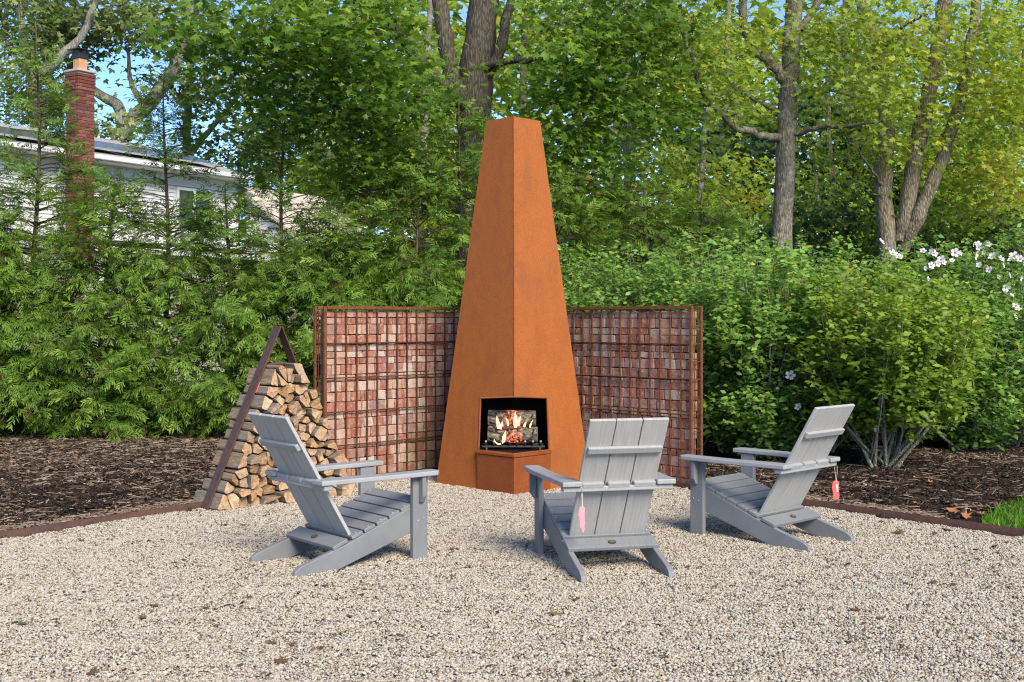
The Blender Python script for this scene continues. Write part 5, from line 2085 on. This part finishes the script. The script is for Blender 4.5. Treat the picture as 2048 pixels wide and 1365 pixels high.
# ------------------------------------------------------------------ fallen leaves
def leaf_variants(mat, k=3):
    out = []
    for i in range(k):
        V = MAPLE.copy()
        V[:, 2] += .35 * (V[:, 0] - .4) ** 2 + .5 * V[:, 1] ** 2 * random.uniform(.4, 1.4) + np.array([random.gauss(0, .05) for _ in V])
        V[:, 2] -= V[:, 2].min()
        V[:, 0] -= .4
        th = V.copy(); th[:, 2] -= .012
        n = len(V)
        me = fast_mesh('fallen_leaf', np.vstack([V, th]), np.vstack([MAPLE_F, MAPLE_F[:, ::-1] + n]))
        me.materials.append(mat)
        out.append(me)
    return out


FLV = {c: leaf_variants(M['fallen_' + c]) for c in ('brown', 'orange', 'green', 'olive')}
LEAVES = [  # px, py, kind, size
    (46, 1252, 'green', .075), (165, 1084, 'olive', .07), (447, 1055, 'olive', .085), (487, 1055, 'brown', .06), (288, 1042, 'brown', .05), (313, 1215, 'brown', .05),
    (287, 1240, 'brown', .06), (433, 1255, 'brown', .05), (545, 1290, 'brown', .06), (585, 1295, 'brown', .06), (557, 1325, 'brown', .09), (182, 1352, 'brown', .07),
    (984, 1077, 'green', .07), (1108, 1232, 'olive', .08), (1150, 1202, 'brown', .06), (1285, 1065, 'brown', .06), (1305, 1070, 'brown', .08), (1340, 1132, 'brown', .07),
    (1378, 1137, 'olive', .06), (1083, 1096, 'brown', .06), (1330, 1320, 'brown', .06), (1672, 1040, 'brown', .07), (1765, 1045, 'brown', .06), (1795, 1068, 'brown', .11),
    (1898, 1062, 'brown', .10), (1870, 1070, 'brown', .06), (1985, 1098, 'brown', .08), (2015, 1088, 'brown', .06), (1703, 1226, 'brown', .08), (1758, 1243, 'olive', .07),
    (1868, 1172, 'brown', .06), (1905, 1175, 'brown', .06), (2022, 1182, 'olive', .06), (1940, 1280, 'brown', .05), (700, 1238, 'brown', .05), (640, 1300, 'brown', .05), (905, 1102, 'brown', .05)]
cnt = {}
LB = {'brown': 'curled brown leaf lying on the pale gravel', 'olive': 'olive-yellow leaf lying on the pale gravel', 'green': 'fresh green maple leaf lying on the pale gravel',
      'orange': 'dry orange leaf lying on the dark mulch'}
for px, py, kd, sz in LEAVES:
    Y = F_PX * (EYE - .012) / (py - HOR)
    o = bpy.data.objects.new('fallen_leaf', random.choice(FLV[kd]))
    COL.objects.link(o)
    o.location = (WX(px, Y), Y, .0165 + gravel_z(WX(px, Y), Y))
    s = sz * .92
    o.scale = (s, s, s)
    o.rotation_euler = (random.gauss(0, .15), random.gauss(0, .15), random.uniform(0, 6.28))
    marks = [(-1.2, 7.4, 'beside the chair near the firewood rack'), (.66, 7.2, 'beside the chair with the pink tag'), (1.9, 8.2, 'beside the chair with the coral tag'),
             (-2.1, 9.3, 'in front of the firewood rack'), (3.2, 8.6, 'along the edging by the lawn corner'), (2.75, 9.1, 'along the edging by the forked shrub')]
    dd, near = min((math.hypot(o.location.x - a, o.location.y - b), t) for a, b, t in marks)
    near = near if dd < .95 else ('on the open stretch away from the chairs' if o.location.x < .5 else 'on the open stretch below the lawn corner')
    LB[kd] = {'brown': 'curled brown leaf lying on the pale gravel ', 'olive': 'olive-yellow leaf lying on the pale gravel ', 'green': 'fresh green maple leaf on the pale gravel '}[kd] + near
    tag(o, LB[kd], 'leaf', {'brown': 'brown leaves on the gravel', 'olive': 'olive leaves on the gravel', 'green': 'green leaves on the gravel'}[kd])
# dry leaf crumbs and grit trodden into the gravel
crng = np.random.default_rng(5)
cp = []
for _ in range(70):
    cy = crng.uniform(4.9, 9.6)
    cx = crng.uniform(-.45, .45) * cy
    for _k in range(crng.integers(3, 14)):
        x, y = cx + crng.normal(0, .10), cy + crng.normal(0, .10)
        if y < float(edge_y(x)) - .05:
            cp.append((x, y, gravel_z(x, y) + .014))
cp = np.array(cp)
n = len(cp)
a = crng.uniform(0, 6.28, n)
V, F, A = scatter(cp, np.column_stack([np.cos(a), np.sin(a), crng.normal(0, .25, n)]), np.column_stack([crng.normal(0, .35, (n, 2)), np.ones(n)]), crng.uniform(.012, .040, n), CB * np.array((.5, .22, .05)), CF, crng.uniform(.35, .95, n))
o = link('leaf_crumbs', fast_mesh('leaf_crumbs', V, F, A), M['chip'])
o['kind'] = 'stuff'
ML = [(345, 868), (5, 905), (95, 895), (120, 900), (210, 1028), (165, 1008), (60, 945), (330, 900), (1790, 978), (1830, 1008), (1930, 1033), (1905, 1022), (1965, 1028), (2010, 1000), (275, 915), (30, 1005),
      (1700, 985), (1860, 965), (410, 885)]
for px, py in ML:
    Y = 11.0
    for _ in range(6):
        zg = float(mulch_z(WX(px, Y), Y)) + .02
        Y = F_PX * (EYE - zg) / (py - HOR)
    o = bpy.data.objects.new('fallen_leaf', random.choice(FLV['orange']))
    COL.objects.link(o)
    o.location = (WX(px, Y), Y, zg)
    s = random.uniform(.07, .12) * (1.5 if (px, py) == (345, 868) else 1)
    o.scale = (s, s, s)
    o.rotation_euler = (random.gauss(0, .35), random.gauss(0, .35), random.uniform(0, 6.28))
    LB['orange'] = 'dry orange leaf lying on the dark mulch ' + ('close under the arborvitae hedge' if px < 1000 and py < 920 else 'between the hedge and the steel edging' if px < 1000 else
                                                                 'beside the green lawn corner' if px > 1880 else 'in front of the forked shrub')
    tag(o, LB['orange'], 'leaf', 'orange leaves on the mulch')
